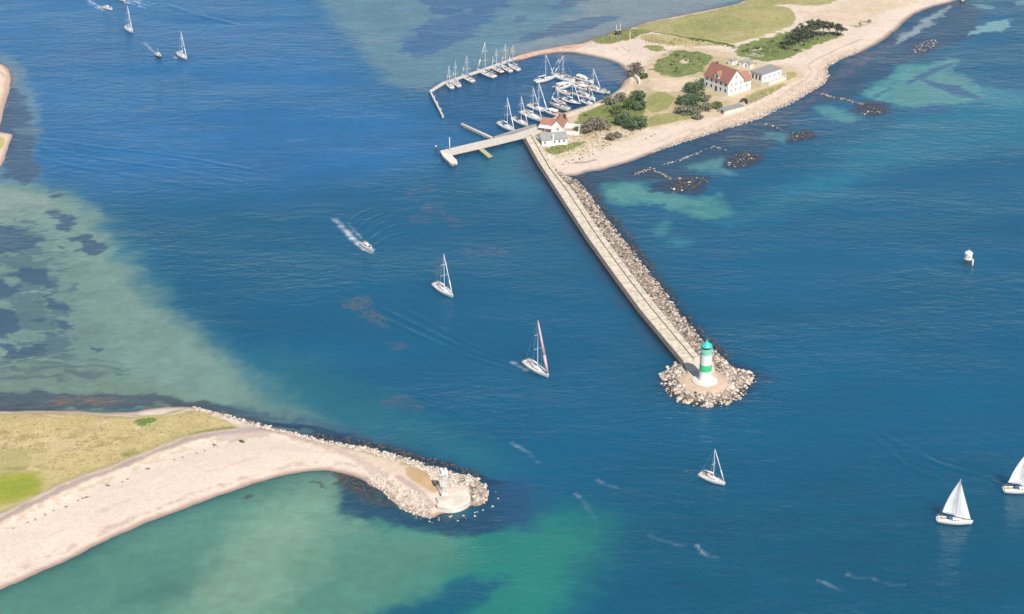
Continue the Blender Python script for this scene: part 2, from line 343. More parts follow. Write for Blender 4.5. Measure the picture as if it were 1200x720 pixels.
    p.line([(700,192),(740,181),(790,160),(830,147)], (205,180,160), .8, .8, .5, 3, .5, seed=34, broken=6)
    p.line([(672,194),(684,193),(697,190)], (176,146,130), 1.6, .8, .5, 3, .8, seed=35)
    sp = (hashn(np.floor(x*2), np.floor(y*2), 77) > .93)*(d > 1.5)
    p.c *= (1-.16*sp)[:,None]
    a = sstep(1.6, .4, d)[:,None]; p.c = p.c*(1-a)+lin(WET)*a
    a = sstep(.35, .05, z)[:,None]*.6; p.c = p.c*(1-a)+lin((120,105,100))*a
    q = sdf(CAUSE, x, y); a = (sstep(-1, .2, q)*.8)[:,None]; cc = lin((205,165,145))*(1+.25*fbm(x, y, 1.5, 90))[:,None]
    p.c = p.c*(1-a)+cc*a
    return p.c
def spit_col(x, y, z):
    p = Painter(x, y, (240,219,200)); P = p.poly
    p.c *= (1+.035*fbm(x, y, 10, 61)+.03*fbm(x, y, 1.2, 63, 3))[:,None]
    d = sdf(sw, x, y)+shore_noise(x, y, .35, 6)
    P([(-260,489),(0,487),(60,486),(120,488.5),(150,493),(195,491),(222,482),(240,480.5),(285,505),(270,510),(222,519),(175,537),(133,554),(87,570),(33,597),(-10,617),(-260,735)], (210,190,134), .7, .5, 4, seed=2, grain=.14)
    G = [(-260,489),(0,487),(120,489),(195,492),(240,481),(285,505),(222,519),(133,554),(33,597),(-260,735)]
    P(G, (184,168,106), 3, 14, 14, .7, seed=3, ax=2.5, thr=14, grain=.16)
    P(G, (218,192,140), 2, 10, 7, .7, seed=4, ax=2.0, thr=14, grain=.14)
    P(G, (168,142,98), .8, 8, 2.2, .55, seed=44, ax=1.8, thr=13.5)
    P(G, (228,206,158), .6, 8, 1.8, .6, seed=45, ax=1.8, thr=14)
    P(G, (166,162,92), 2, 9, 9, .5, seed=5, ax=2.2, thr=14, grain=.15)
    P([(45,512),(70,502),(108,505),(125,520),(110,535),(60,540),(38,525)], (222,198,152), .6, 2, 1.6, .85, seed=6, ax=1.6, mottled=1.6, thr=1)
    P([(36,545),(45,540),(62,545),(55,552)], (206,188,140), .8, .8, 2, .7, seed=7, mottled=1)
    P([(-30,575),(5,562),(40,560),(54,568),(52,580),(35,590),(0,598),(-30,600)], (170,172,70), 4, 1.2, 3, seed=8)
    P([(-10,575),(20,566),(45,568),(40,582),(5,592)], (152,162,58), 4, 1.2, 3, .7, seed=9)
    P([(155,497),(165,494),(183,492),(184,497),(166,504)], (118,146,72), .6, .4, 2, seed=10)
    P([(157,504),(163,503),(166,507),(160,508)], (232,206,180), .5, .3, 2, seed=11)
    P([(112,500),(125,496),(130,498),(115,502)], (230,206,170), .5, .3, 2, seed=12)
    P([(196,531),(225,513),(262,503),(284,506),(240,516),(205,532)], (160,158,88), 1.6, 1, 3, .8, seed=13)
    P([(140,538),(158,530),(166,536),(150,545)], (150,152,82), 1.6, 1, 3, .7, seed=14)
    p.line([(-20,487),(60,485.5),(110,488),(150,492),(190,490),(215,481)], (170,168,100), 1.5, .8, .5, 3, .7, seed=15)
    p.line([(58,489),(75,490)], (232,212,176), 1.2, .5, .4, 1.5, .9, seed=16)
    p.line([(30,486),(90,484),(130,486.5),(165,489)], (190,150,125), .7, .4, .2, 3, .7, seed=17)
    # track on the dike
    D = [(-260,740),(-60,650),(0,618),(33,601),(86.7,575),(133,558),(173,541),(220,521.5),(253,515),(283,511),(310,507)]
    p.line(D, (226,202,178), 4.0, .8, .6, 2, .8, seed=18)
    p.line([(a, b+1.5) for a, b in D], (180,158,152), 1.7, .8, .5, 2, .85, seed=19)
    P([(250,517),(285,510),(310,506),(322,510),(300,517),(262,524)], (196,176,168), 1.5, 1, 2, .7, seed=20)
    p.line([(a+4, b+7) for a, b in D], (205,184,150), 2.2, 1, .8, 1.6, .6, seed=21, broken=2)
    p.line([(60,632),(110,606),(170,583),(230,561),(290,543),(340,536)], (212,184,170), .8, .8, .6, 4, .45, seed=22, broken=7)
    p.line([(20,668),(100,630),(180,600),(250,574),(320,553),(370,546)], (218,192,178), 1.2, 1.2, .8, 4, .5, seed=23, broken=9)
    # rough ridge out to the head
    P([(310,505),(380,520),(440,533),(500,553),(520,575),(505,585),(470,565),(430,545),(370,530)], (226,204,180), 1, .8, 2, .9, seed=24)
    p.line([(300,503),(345,513),(390,523),(422,533),(457,544),(482,553)], (198,176,122), 1.3, .6, .5, 2, .8, seed=25, broken=2.5)
    p.line([(330,512),(360,520),(400,533),(430,548),(452,560)], (206,180,168), 1.8, .8, .6, 2, .7, seed=26)
    P([(473,555),(482,552),(497,557),(509,570),(516,579),(506,581),(482,568)], (208,174,132), .5, .3, 2, seed=27)
    P([(536,552),(556,556),(574,566),(582,580),(572,596),(550,600),(549,590),(555,582),(548,572),(530,566),(515,556)], (128,112,102), .8, .6, 2, .95, seed=29, grain=.3)
    P([(420,560),(450,574),(475,592),(500,600),(508,603),(500,612),(470,604),(430,572)], (150,130,116), 1, .8, 2, .8, seed=30, grain=.3)
    p.line([(466,562),(485,575),(500,587),(508,594)], (200,172,160), 1.5, .7, .4, 2, .8, seed=28)
    sp = (hashn(np.floor(x*2.5), np.floor(y*2.5), 78) > .95)*(d > 1.5); p.c *= (1-.12*sp)[:,None]
    dn = d+.5*fbm(x, y, 3, 79); a = sstep(2.6, .5, dn)[:,None]*.9; p.c = p.c*(1-a)+lin((202,174,158))*a
    a = (sstep(1.2, .6, np.abs(dn-3.4))*sstep(-.1, .5, fbm(x, y, 3, 80))*.4)[:,None]; p.c = p.c*(1-a)+lin((176,146,130))*a
    a = sstep(.22, .02, z)[:,None]*.7; p.c = p.c*(1-a)+lin((150,128,116))*a
    return p.c
def point_col(x, y, z):
    p = Painter(x, y, (240,214,190)); p.c *= (1+.06*fbm(x, y, 4, 64))[:,None]
    p.line([(0,85),(8,92),(5,110),(-3,135)], (200,180,140), 1, .6, .4, 3, .7)
    p.poly([(-30,158),(4,161),(6,170),(-4,185),(-30,190)], (200,192,120), 1, .5, 3)
    d = sdf(pw, x, y); a = sstep(2.0, .2, d)[:,None]; p.c = p.c*(1-a)+lin((196,165,150))*a
    return p.c
def apron_col(x, y, z):
    p = Painter(x, y, (160,142,126)); p.c *= (1+.35*fbm(x, y, 1.2, 65, 3))[:,None]
    a = sstep(.75, .2, z)[:,None]; p.c = p.c*(1-a)+lin((70,64,60))*a
    r = np.hypot(x-LH.x, y-LH.y); a = sstep(7.6, 6.6, r+.5*fbm(x, y, 2, 68))[:,None]; p.c = p.c*(1-a)+(lin((226,196,170))*(1+.08*fbm(x, y, 2, 66))[:,None])*a
    return p.c
def bbox(P, pad=3): return P[:,0].min()-pad, P[:,0].max()+pad, P[:,1].min()-pad, P[:,1].max()+pad
grid_mesh('ground', *bbox(iw), .5, island_z, island_col, M['land'], keep=-1.0)
grid_mesh('ground', *bbox(sw), .4, spit_z, spit_col, M['land'], keep=-1.0)
grid_mesh('ground', *bbox(pw), .5, point_z, point_col, M['land'], keep=-1.0)
grid_mesh('ground', *bbox(aw), .35, apron_z, apron_col, M['land'], keep=-1.0)

# ------------------------------------------------------------------ water
DEEP = (1,97,133)
WAKES = []   # (polyline px, crest height, half width m)
FOAM = []    # (polyline px, width m, strength, broken wavelength)
FOAM += [([(427,292),(417,283),(405,271),(392,257)], 1.7, 1, 1.6), ([(436,297),(424,289.5),(411,279),(400,266)], .9, 1, 3.5), ([(437,294),(430,286),(420,276),(408,262)], .6, .6, 1.6)]
FOAM += [([(121,11),(113,6),(103,0),(96,-5)], 1.5, .8, 2), ([(128,14),(116,11),(104,5)], .7, .5, 2), ([(147,1),(160,2.5),(176,7)], 1.0, .9, 2), ([(147,3),(162,6),(172,11)], .8, .8, 2), ([(145,-1),(165,1),(182,5)], .8, .8, 2)]
FOAM += [([(182,63),(176,57),(169,50.5)], .9, .7, 3), ([(207,68),(202,65)], 1.0, .6, 2), ([(618,434),(611,430),(598,424)], .9, .75, 2), ([(818,640),(824,648),(831,653),(841,653)], .8, .26, 1.5), ([(959,680),(970,685),(985,692)], .8, .2, 2),
         ([(993,673),(1003,678),(1020,677),(1030,681),(1044,686),(1060,686)], .9, .18, 2.5), ([(676,580),(688,593),(697,607)], .7, .14, 2), ([(600,519),(618,530),(634,544)], .7, .18, 2), ([(700,563),(715,570),(745,576)], .8, .12, 2), ([(820,559),(812,555),(803,552)], .8, .35, 2), ([(760,628),(780,634),(800,640)], .8, .15, 2)]
for k, (a, b) in enumerate((((617,434),(440,358)), ((622,440),(430,366)), ((612,428),(455,352)))): WAKES.append(([a, ((a[0]*.6+b[0]*.4), (a[1]*.6+b[1]*.4)+6), b], .11-.02*k, .8))
WAKES += [([(30,160),(110,172),(200,182),(300,200),(340,212)], .10, 1.0), ([(20,168),(100,184),(190,196),(300,218)], .09, 1.0), ([(10,176),(90,196),(200,214),(320,236)], .07, 1.1)]
WAKES += [([(430,285),(450,270),(470,262)], .10, .7), ([(424,279),(440,266),(458,258)], .10, .7), ([(417,271),(432,258),(450,250)], .09, .7), ([(408,262),(422,250),(440,243)], .08, .7), ([(437,290),(455,278),(478,272)], .09, .7)]
WAKES += [([(190,4),(230,18),(290,32)], .12, 1.4), ([(1060,520),(1100,545),(1160,560),(1180,575)], .10, .8), ([(1030,505),(1075,535),(1130,552)], .08, .8), ([(1020,510),(1060,545),(1110,565)], .06, .8)]
def water_z(x, y):
    z = np.zeros_like(x)
    for px, h, w in WAKES:
        P = WP(px); pad = w*5
        m = (x > P[:,0].min()-pad) & (x < P[:,0].max()+pad) & (y > P[:,1].min()-pad) & (y < P[:,1].max()+pad)
        d, t = dline(P, x[m], y[m]); e = np.clip(np.minimum(t, 1-t)*8, 0, 1)
        z[m] += 1.7*h*(np.exp(-(d/w)**2)-.55*np.exp(-((d-2*w)/w)**2))*e*(.75+.5*fbm(x[m], y[m], 5, 71, 2))
    return z
def water_col(x, y, z):
    wx = x+2.2*fbm(x, y, 11, 91, 3)+1.0*fbm(x, y, 3, 92, 3); wy = y+2.2*fbm(x, y, 11, 93, 3)+1.0*fbm(x, y, 3, 94, 3)
    p = Painter(wx, wy, DEEP); P = p.poly; p.grain = .10
    P([(-200,-80),(340,-80),(420,60),(500,120),(560,180),(430,220),(240,230),(0,230),(-200,230)], (26,112,166), 60, 4, 30)  # far channel tinted paler blue: some sky reflection and haze put into the colour
    P([(560,620),(800,560),(1300,560),(1300,780),(560,780)], (8,88,116), 60, 5, 30, .8)
    # sand flat on the left
    P([(-260,190),(40,205),(90,225),(135,255),(165,300),(215,360),(275,415),(345,455),(410,490),(480,530),(440,545),(230,490),(-260,492)], (46,122,142), 16, 2.5, 9, .85, 2)
    P([(-260,205),(40,212),(80,232),(118,262),(140,300),(180,350),(230,395),(285,435),(345,470),(390,500),(360,512),(230,482),(-260,490)], (128,160,146), 13, 2.5, 8, 1, 3)
    P([(-100,215),(50,225),(60,250),(20,258),(-100,262)], (148,168,158), 3, 2, 4, .7, 4, ax=2)
    P([(-100,440),(60,420),(150,440),(250,470),(200,478),(-100,478)], (122,148,128), 7, 3, 5, .7, 5, ax=2.5)
    P([(-60,235),(60,228),(110,270),(150,330),(200,400),(230,460),(-60,450)], (112,142,134), 3, 9, 7, .55, 111, ax=2.2, thr=13)
    P([(-60,235),(60,228),(110,270),(130,310),(150,400),(140,450),(-60,450)], (84,114,124), .8, 9, 2.6, .75, 110, ax=1.8, thr=17.5)
    wd = (66,98,120)
    for k, q in enumerate(([(-30,264),(20,266),(42,275),(38,288),(12,298),(-30,300)], [(8,316),(40,311),(70,328),(62,342),(40,335),(18,326)], [(-30,318),(8,330),(28,340),(8,352),(-30,350)],
        [(82,272),(108,278),(126,296),(112,302),(90,299),(97,288)], [(62,247),(85,252),(88,268),(72,270),(64,260)], [(-30,352),(12,360),(22,378),(15,398),(-30,410)], [(52,346),(78,350),(86,368),(66,366)],
        [(70,376),(92,384),(88,391),(70,386)], [(94,402),(126,407),(118,411),(96,407)], [(58,229),(70,229),(68,234),(58,233)], [(58,286),(76,287),(70,291)], [(34,374),(48,375),(44,380)], [(50,392),(66,393),(62,398)], [(-20,400),(50,405),(60,414),(10,418)])):
        P(q, wd, .9, 2.2, 3.2, .95, 100+k, ax=1.5)
    P([(-100,425),(30,412),(110,425),(180,442),(120,452),(-20,446)], (92,116,118), 3, 4, 3, .8, 6, ax=3, mottled=1.2)
    P([(-260,470),(-20,458),(60,456),(130,457),(200,464),(250,473),(310,490),(390,512),(340,508),(280,493),(235,478),(200,474),(160,482),(100,480),(-260,486)], (80,96,106), 2, 1.8, 3, .92, 7, ax=2.5)
    P([(40,465),(90,462),(150,466),(170,474),(110,476),(50,476)], (136,116,98), .8, 2, 1.8, .9, 8, ax=3, mottled=1.5)
    # fringe of the point at left
    P([(-60,50),(5,60),(26,72),(38,92),(42,115),(44,140),(40,165),(42,190),(50,215),(-60,215)], (104,144,164), 5, 1.4, 4, .85, 9)
    P([(14,90),(24,100),(28,118),(35,145),(42,178),(46,205),(40,216),(28,218),(18,208),(0,210),(0,190),(12,165),(0,150),(6,125)], (66,94,124), 3, 1.4, 4, .9, 10)
    P([(18,148),(50,150),(54,156),(16,158)], (112,142,150), 2, 1, 3, .6, 11)
    P([(0,72),(14,82),(24,98),(22,104),(12,104),(10,90)], (158,160,156), 3, .8, 3, .7, 12)
    # shoals north of the causeway
    P([(335,-90),(365,-10),(395,30),(425,62),(445,88),(478,104),(508,104),(535,94),(600,66),(690,52),(730,38),(800,20),(880,2),(940,-40),(940,-90)], (96,138,154), 12, 2, 8, .95, 13)
    P([(590,-60),(690,10),(640,40),(560,72),(600,68),(690,52),(740,36),(860,6),(930,-40),(930,-90),(640,-90)], (142,154,156), 12, 3, 8, .85, 14)
    dk = (58,106,148)
    for k, q in enumerate(([(466,48),(500,26),(540,18),(575,6),(580,24),(556,36),(530,52),(504,64),(476,68)], [(480,-30),(530,-20),(560,-5),(552,12),(520,20),(500,8),(480,-6)], [(480,40),(520,38),(515,58),(490,72),(478,66)], [(540,8),(580,-8),(600,2),(575,18)])):
        P(q, dk, 3, 3.2, 4.5, .92, 120+k, ax=1.6)
    for k, q in enumerate(([(604,47),(640,33),(680,23),(718,18),(730,22),(690,33),(655,42),(622,49)], [(636,8),(664,-2),(700,-10),(720,-6),(680,4),(650,12)], [(598,22),(612,18),(614,26),(602,28)])):
        P(q, (74,110,142), 2, 1.4, 3, .9, 130+k, ax=2)
    P([(455,5),(480,15),(505,12),(500,25),(470,30)], (112,146,154), 4, 3, 4, .6, 15)
    p.line([(476,109.5),(490,105),(506,99)], (58,84,104), 1.2, .6, .3, 3, .9)
    # basin
    P([(503,107),(520,98),(563,84),(607,68),(630,65),(665,62),(710,70),(735,83),(738,95),(712,117),(658,136),(616,155),(560,165),(519,136)], (14,92,138), 3, .4, 5, .9, 16)
    P([(640,64),(672,62),(712,70),(733,80),(738,94),(728,102),(708,90),(684,76),(655,68)], (104,122,140), 3, 1.2, 4, .8, 17, ax=2)
    # corner west of the mole
    P([(548,196),(570,180),(612,168),(640,212),(648,226),(612,236),(575,222)], (44,118,142), 9, 2, 6, .75, 18)
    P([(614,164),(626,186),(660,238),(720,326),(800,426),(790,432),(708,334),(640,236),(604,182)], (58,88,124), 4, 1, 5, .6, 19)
    # weed band and sand windows along the south shore
    P([(650,205),(676,207),(707,200),(767,179),(828,159),(889,141),(932,120),(967,100),(970,82),(1012,60),(1054,32),(1090,9),(1130,-10),(1160,30),(1100,62),(1054,78),(1016,98),(1000,116),(960,122),(930,140),(905,168),(880,190),(840,200),(800,206),(770,214),(730,216),(700,226),(686,226)], (44,80,106), 5, 1.8, 5, .9, 20)
    P([(900,142),(935,120),(970,100),(974,82),(1030,55),(1060,36),(1075,40),(1040,64),(1000,86),(975,108),(940,126)], (104,100,116), 3, 2, 3, .8, 21, mottled=1.3)
    P([(830,262),(900,226),(960,206),(1010,160),(1090,128),(1200,104),(1260,110),(1260,170),(1060,188),(980,230),(900,256)], (18,120,148), 22, 4, 9, .9, 22)
    tq = (74,150,147)
    P([(696,226),(722,214),(752,212),(772,224),(800,232),(828,229),(848,238),(858,250),(824,256),(792,246),(764,238),(735,242),(708,240)], tq, 7, 1.8, 4, .9, 23)
    P([(700,227),(722,218),(750,216),(766,226),(744,234),(715,236)], (94,158,150), 4, 1, 4, .8, 24)
    P([(796,198),(826,189),(850,185),(850,195),(864,205),(826,202)], (90,152,150), 6, 1.4, 3, .9, 25)
    P([(1005,108),(1030,96),(1055,80),(1090,75),(1117,69),(1121,74),(1100,84),(1114,88),(1152,106),(1170,112),(1142,118),(1100,124),(1056,125),(1030,118),(1015,112)], (90,162,158), 6, 1.8, 3, .95, 26)
    P([(1110,92),(1150,100),(1210,112),(1215,130),(1150,124)], (60,140,160), 7, 2, 5, .7, 27)
    for k, q in enumerate(([(700,225),(760,212),(850,236),(830,256),(764,242),(706,242)], [(1005,110),(1055,80),(1120,70),(1170,110),(1140,122),(1056,127)], [(798,198),(850,184),(862,205)], [(950,128),(1006,128),(1000,146),(968,144)])):
        P(q, (54,114,140), 1.2, 5, 2.4, .4, 170+k, ax=1.8, thr=6)
        P(q, (112,170,158), 2, 5, 5, .4, 175+k, ax=1.8, thr=5)
    dd = (58,104,142)
    P([(1058,96),(1080,85),(1110,74),(1116,77),(1090,88),(1066,97)], dd, 1.2, .4, 3, .9, 28); P([(1074,92),(1088,91),(1120,101),(1152,112),(1146,118),(1110,109)], dd, 1.8, .5, 3, .9, 29)
    P([(1068,122),(1112,123),(1106,133),(1072,133)], (48,100,146), 3, .8, 4, .9, 30); P([(1018,112),(1040,103),(1048,103),(1026,114)], dd, 1.2, .5, 2, .7, 31)
    P([(952,127),(985,126),(1006,134),(1002,146),(968,142)], (80,152,154), 6, 1.5, 3, .85, 32); P([(898,152),(920,156),(922,168),(900,166)], (70,140,150), 3, 1, 3, .8, 33)
    P([(770,264),(788,260),(790,276),(776,278)], (56,140,152), 5, 1, 3, .75, 34); P([(782,284),(812,281),(816,288),(796,294)], (46,128,150), 5, 1, 3, .8, 35)
    P([(834,226),(846,222),(850,230),(838,233)], (62,146,156), 2.5, .8, 3, .7, 36)
    P([(1126,43),(1142,34),(1160,26),(1182,23),(1190,21),(1176,35),(1154,38),(1140,42)], (132,180,182), 2, 1, 3, .9, 37, ax=2); P([(1140,3),(1165,7),(1160,11),(1146,9)], (120,164,176), 2, .8, 2, .8, 38, ax=2); P([(1185,3),(1215,-2),(1215,4),(1190,6)], (120,164,176), 2, .8, 2, .8, 39, ax=2)
    P([(1046,50),(1066,36),(1084,24),(1110,9),(1118,7),(1104,20),(1076,40),(1052,54)], (156,172,176), 2.5, .7, 3, .9, 40)
    # dark halo of weed round the mole's rubble and round the reefs
    P([(x_+(6 if x_ > 700 else 3), y_) for x_, y_ in APRON], (34,74,104), 5, 1.2, 3, .8, 41)
    P([(770,440),(780,460),(800,474),(830,478),(870,468),(896,446),(888,434),(860,425),(800,420)], (34,72,106), 5, .8, 3, .7, 42)
    for k, q in enumerate(([(764,222),(784,206),(830,206),(834,216),(806,228),(776,230)], [(846,196),(856,178),(892,180),(898,190),(866,201)], [(916,164),(928,152),(958,153),(962,162),(930,170)], [(996,128),(1006,118),(1036,118),(1046,128),(1030,138),(1008,136)], [(1060,66),(1074,46),(1102,46),(1096,60)], [(738,208),(756,196),(786,206),(780,212)])):
        P(q, (46,72,98), 2.5, 1.2, 2.5, .9, 140+k)
    P([(300,480),(420,505),(520,535),(600,560),(560,520),(480,480),(400,440),(300,400)], (40,118,132), 22, 3, 9, .75, 60)
    # green bay in the south
    P([(-260,840),(-80,735),(0,690),(83,652),(183,606),(283,570),(385,548),(450,575),(520,612),(600,606),(660,604),(700,622),(690,665),(640,740),(600,840)], (40,136,122), 20, 3, 8, .92, 43)
    P([(-260,840),(-80,735),(0,690),(83,652),(183,606),(283,570),(385,548),(420,575),(470,618),(540,632),(520,670),(440,740),(300,840)], (98,150,130), 22, 3, 10, .9, 44)
    P([(560,600),(640,596),(720,606),(730,640),(660,680),(600,690)], (44,136,124), 24, 4, 10, .3, 61)
    P([(230,740),(230,680),(260,640),(310,600),(370,558),(408,560),(408,590),(390,630),(340,690),(300,740)], (136,172,148), 18, 3, 9, .8, 45)
    P([(140,700),(170,684),(225,684),(232,692),(180,704)], (78,130,118), 8, 3, 6, .7, 46); P([(0,730),(60,690),(120,676),(130,690),(60,740)], (86,138,122), 12, 3, 6, .6, 47)
    P([(420,740),(470,704),(525,684),(572,672),(592,682),(572,700),(530,740)], (10,92,122), 7, 2.2, 4, .85, 48, ax=1.5)
    P([(400,582),(408,562),(425,560),(460,585),(490,604),(540,602),(575,585),(574,566),(592,566),(612,580),(614,600),(596,618),(556,631),(510,629),(470,616),(430,612),(404,600)], (28,76,106), 5, 1.5, 2.2, .92, 49)
    P([(570,560),(610,560),(640,590),(610,625),(580,620)], (40,88,128), 10, 2, 4, .6, 50)
    P([(383,551),(410,556),(440,574),(462,592),(445,592),(415,575),(398,562)], (84,88,88), 1.5, 1.0, 2, .9, 51, mottled=1)
    P([(300,497),(400,519),(500,544),(560,560),(585,575),(582,560),(540,545),(470,526),(400,508),(320,492)], (34,66,98), 2, .9, 2.5, .9, 52)
    P([(240,476),(330,494),(420,516),(500,538),(490,526),(420,504),(330,484),(270,474)], (54,96,122), 5, 1.5, 4, .7, 53)
    for k, q in enumerate(([(273,545+28),(290,570),(304,566),(300,569),(280,575)], [(288,586),(302,582),(304,584),(292,588)], [(360,570),(384,568),(384,571),(366,571.5)])): P(q, (70,92,84), .6, .5, 1.2, .85, 150+k, ax=2)
    # floating weed
    P([(402,352),(420,347),(436,354),(442,364),(458,380),(456,387),(436,374),(414,362)], (98,110,120), .7, 1.4, 1.6, .75, 54, mottled=1.1, thr=-.5)
    for k, q in enumerate(([(500,244),(520,240),(524,250),(506,252)], [(478,252),(500,256),(498,262),(480,260)], [(524,254),(548,258),(544,262),(526,260)], [(535,294),(560,296),(580,290),(590,296),(570,302),(540,300)], [(470,226),(500,222),(504,226),(480,230)], [(460,402),(480,404),(478,408),(462,407)], [(450,468),(480,468),(502,474),(490,478),(460,474)], [(515,306),(525,312),(520,330),(512,322)])):
        P(q, (84,104,130), .8, 1.6, 1.8, .75, 160+k, ax=1.6, mottled=1.0, thr=-1.2)
    rng = .5+.5*fbm(x, y, 22, 72, 3, .5, 2.0); p.c *= (.93+.14*rng)[:,None]
    lum = p.c.sum(1); sh = sstep(.35, .75, lum); p.c *= (1+.07*sh*fbm(x, y, 2.2, 95, 3)+.05*sh*fbm(x, y, 8, 96, 3))[:,None]
    foam = np.zeros(x.size)
    for px, w, st, br in FOAM:
        Q = WP(px); pad = 3
        m = (x > Q[:,0].min()-pad) & (x < Q[:,0].max()+pad) & (y > Q[:,1].min()-pad) & (y < Q[:,1].max()+pad)
        d, t = dline(Q, x[m], y[m]); f = sstep(w, 0, d+.5*fbm(x[m], y[m], 1.3, 73, 3))*st*(1-.7*t)
        f *= .35+.65*sstep(-.3, .3, fbm(x[m], y[m], br, 74, 3)); foam[m] = np.maximum(foam[m], f)
    return np.c_[p.c, foam]
ring_col = (*lin(DEEP), 0)

def water_material():
    m = bpy.data.materials.new('sea_water'); m.use_nodes = True; nt = m.node_tree; b = nt.nodes['Principled BSDF']
    N = nt.nodes.new; L = nt.links.new
    at = N('ShaderNodeAttribute'); at.attribute_name = 'tint'
    tc = N('ShaderNodeTexCoord')
    def noise(sc, scale, det, rot=0):
        mp = N('ShaderNodeMapping'); mp.inputs['Scale'].default_value = sc; mp.inputs['Rotation'].default_value = (0, 0, rot); L(tc.outputs['Object'], mp.inputs[0])
        n = N('ShaderNodeTexNoise'); n.inputs['Scale'].default_value = scale; n.inputs['Detail'].default_value = det; n.inputs['Roughness'].default_value = .6
        L(mp.outputs[0], n.inputs['Vector']); return n.outputs[0]
    def mul(a, k):
        x = N('ShaderNodeMath'); x.operation = 'MULTIPLY'; L(a, x.inputs[0])
        if isinstance(k, float): x.inputs[1].default_value = k
        else: L(k, x.inputs[1])
        return x.outputs[0]
    def add(a, c):
        x = N('ShaderNodeMath'); x.operation = 'ADD'; L(a, x.inputs[0]); L(c, x.inputs[1]); return x.outputs[0]
    swell = mul(noise((.5, 1, 1), .11, 2, R(-10)), .60)
    mid = mul(noise((.55, 1, 1), .34, 3, R(12)), .46)
    chop = mul(noise((.7, 1, 1), .9, 4, R(-16)), .21)
    gust = N('ShaderNodeMapRange'); gust.inputs[1].default_value = .35; gust.inputs[2].default_value = .65; gust.inputs[3].default_value = .25; gust.inputs[4].default_value = 1.15
    L(noise((.5, 1, 1), .018, 2), gust.inputs[0])
    h = mul(add(add(swell, mid), chop), gust.outputs[0])
    bp = N('ShaderNodeBump'); bp.inputs['Strength'].default_value = 1; bp.inputs['Distance'].default_value = 1.0
    L(h, bp.inputs['Height']); L(bp.outputs[0], b.inputs['Normal'])
    g = N('ShaderNodeMix'); g.data_type = 'RGBA'; g.blend_type = 'MULTIPLY'; g.inputs['Factor'].default_value = 1; g.inputs['B'].default_value = (.70, .70, .70, 1)
    L(at.outputs['Color'], g.inputs['A'])
    mx = N('ShaderNodeMix'); mx.data_type = 'RGBA'; mx.inputs['B'].default_value = (.8, .82, .83, 1)
    L(at.outputs['Alpha'], mx.inputs['Factor']); L(g.outputs['Result'], mx.inputs['A']); L(mx.outputs['Result'], b.inputs['Base Color'])
    b.inputs['Subsurface Weight'].default_value = 1; b.inputs['Subsurface Scale'].default_value = 14.0; b.subsurface_method = 'BURLEY'; b.inputs['Subsurface Radius'].default_value = (.7, 1, 1)
    b.inputs['Roughness'].default_value = .03; b.inputs['IOR'].default_value = 1.33
    return m
M['water'] = water_material()
c0, c1 = W(-30, -45), W(1230, -45)
grid_mesh('water', c0.x, c1.x, 322.0, W(600,-45).y, .6, water_z, water_col, M['water'], ring=25000)
for px, w in (): pass

# ------------------------------------------------------------------ rocks
rnd = random.Random(7); nr = np.random.RandomState(7)
def rock_variant(seed, sub=2):
    bm = bmesh.new(); bmesh.ops.create_icosphere(bm, subdivisions=sub, radius=1)
    r = random.Random(seed); pl = [(Vector((r.gauss(0,1), r.gauss(0,1), r.gauss(0,1))).normalized(), r.uniform(.55,.85)) for _ in range(9)]
    sx, sy, sz = r.uniform(.85,1.3), r.uniform(.7,1.0), r.uniform(.55,.85)
    for v in bm.verts:
        for n, d in pl:
            e = v.co.dot(n)-d
            if e > 0: v.co -= n*e
        v.co = Vector((v.co.x*sx, v.co.y*sy, v.co.z*sz))
    V = np.array([v.co[:] for v in bm.verts]); F = [tuple(v.index for v in f.verts) for f in bm.faces]; bm.free(); return V, F
VAR = [rock_variant(s) for s in range(10)]; VARL = [rock_variant(20+s, 1) for s in range(8)]
RMESH = []
for k, (V, F) in enumerate(VAR):
    for mm in ('rock', 'rockpale'):
        if mm == 'rockpale' and mm not in M: M['rockpale'] = material('pale_granite', (.60,.52,.43), .9, .3, 1.1, srgb=False)
        me = bpy.data.meshes.new('boulder'); me.from_pydata([tuple(v) for v in V], [], F); me.materials.append(M[mm]); RMESH.append(me)
def sample_in(poly, n, zf, rmin, rmax, cond=None, seed=1):
    r = np.random.RandomState(seed); P = np.array(poly); out = []
    lo, hi = P.min(0), P.max(0)
    while len(out) < n:
        q = lo+(hi-lo)*r.rand(4*n+50, 2); q = q[sdf(P, q[:,0], q[:,1]) > 0]
        z = zf(q[:,0], q[:,1])
        for (x, y), zz in zip(q, z):
            if cond is None or cond(x, y, zz): out.append((x, y, zz, rmin+(rmax-rmin)*r.rand()**1.7))
            if len(out) >= n: break
        if len(q) == 0: break
    return out
def boulders(pts, label, group):
    for x, y, z, r_ in pts:
        o = bpy.data.objects.new('boulder', rnd.choice(RMESH)); C.objects.link(o)
        o.location = (x, y, max(z, -.1)+r_*.22); o.rotation_euler = (rnd.uniform(-.4,.4), rnd.uniform(-.4,.4), rnd.uniform(0,6.3)); o.scale = (r_,)*3
        tag(o, label, 'boulder', group)
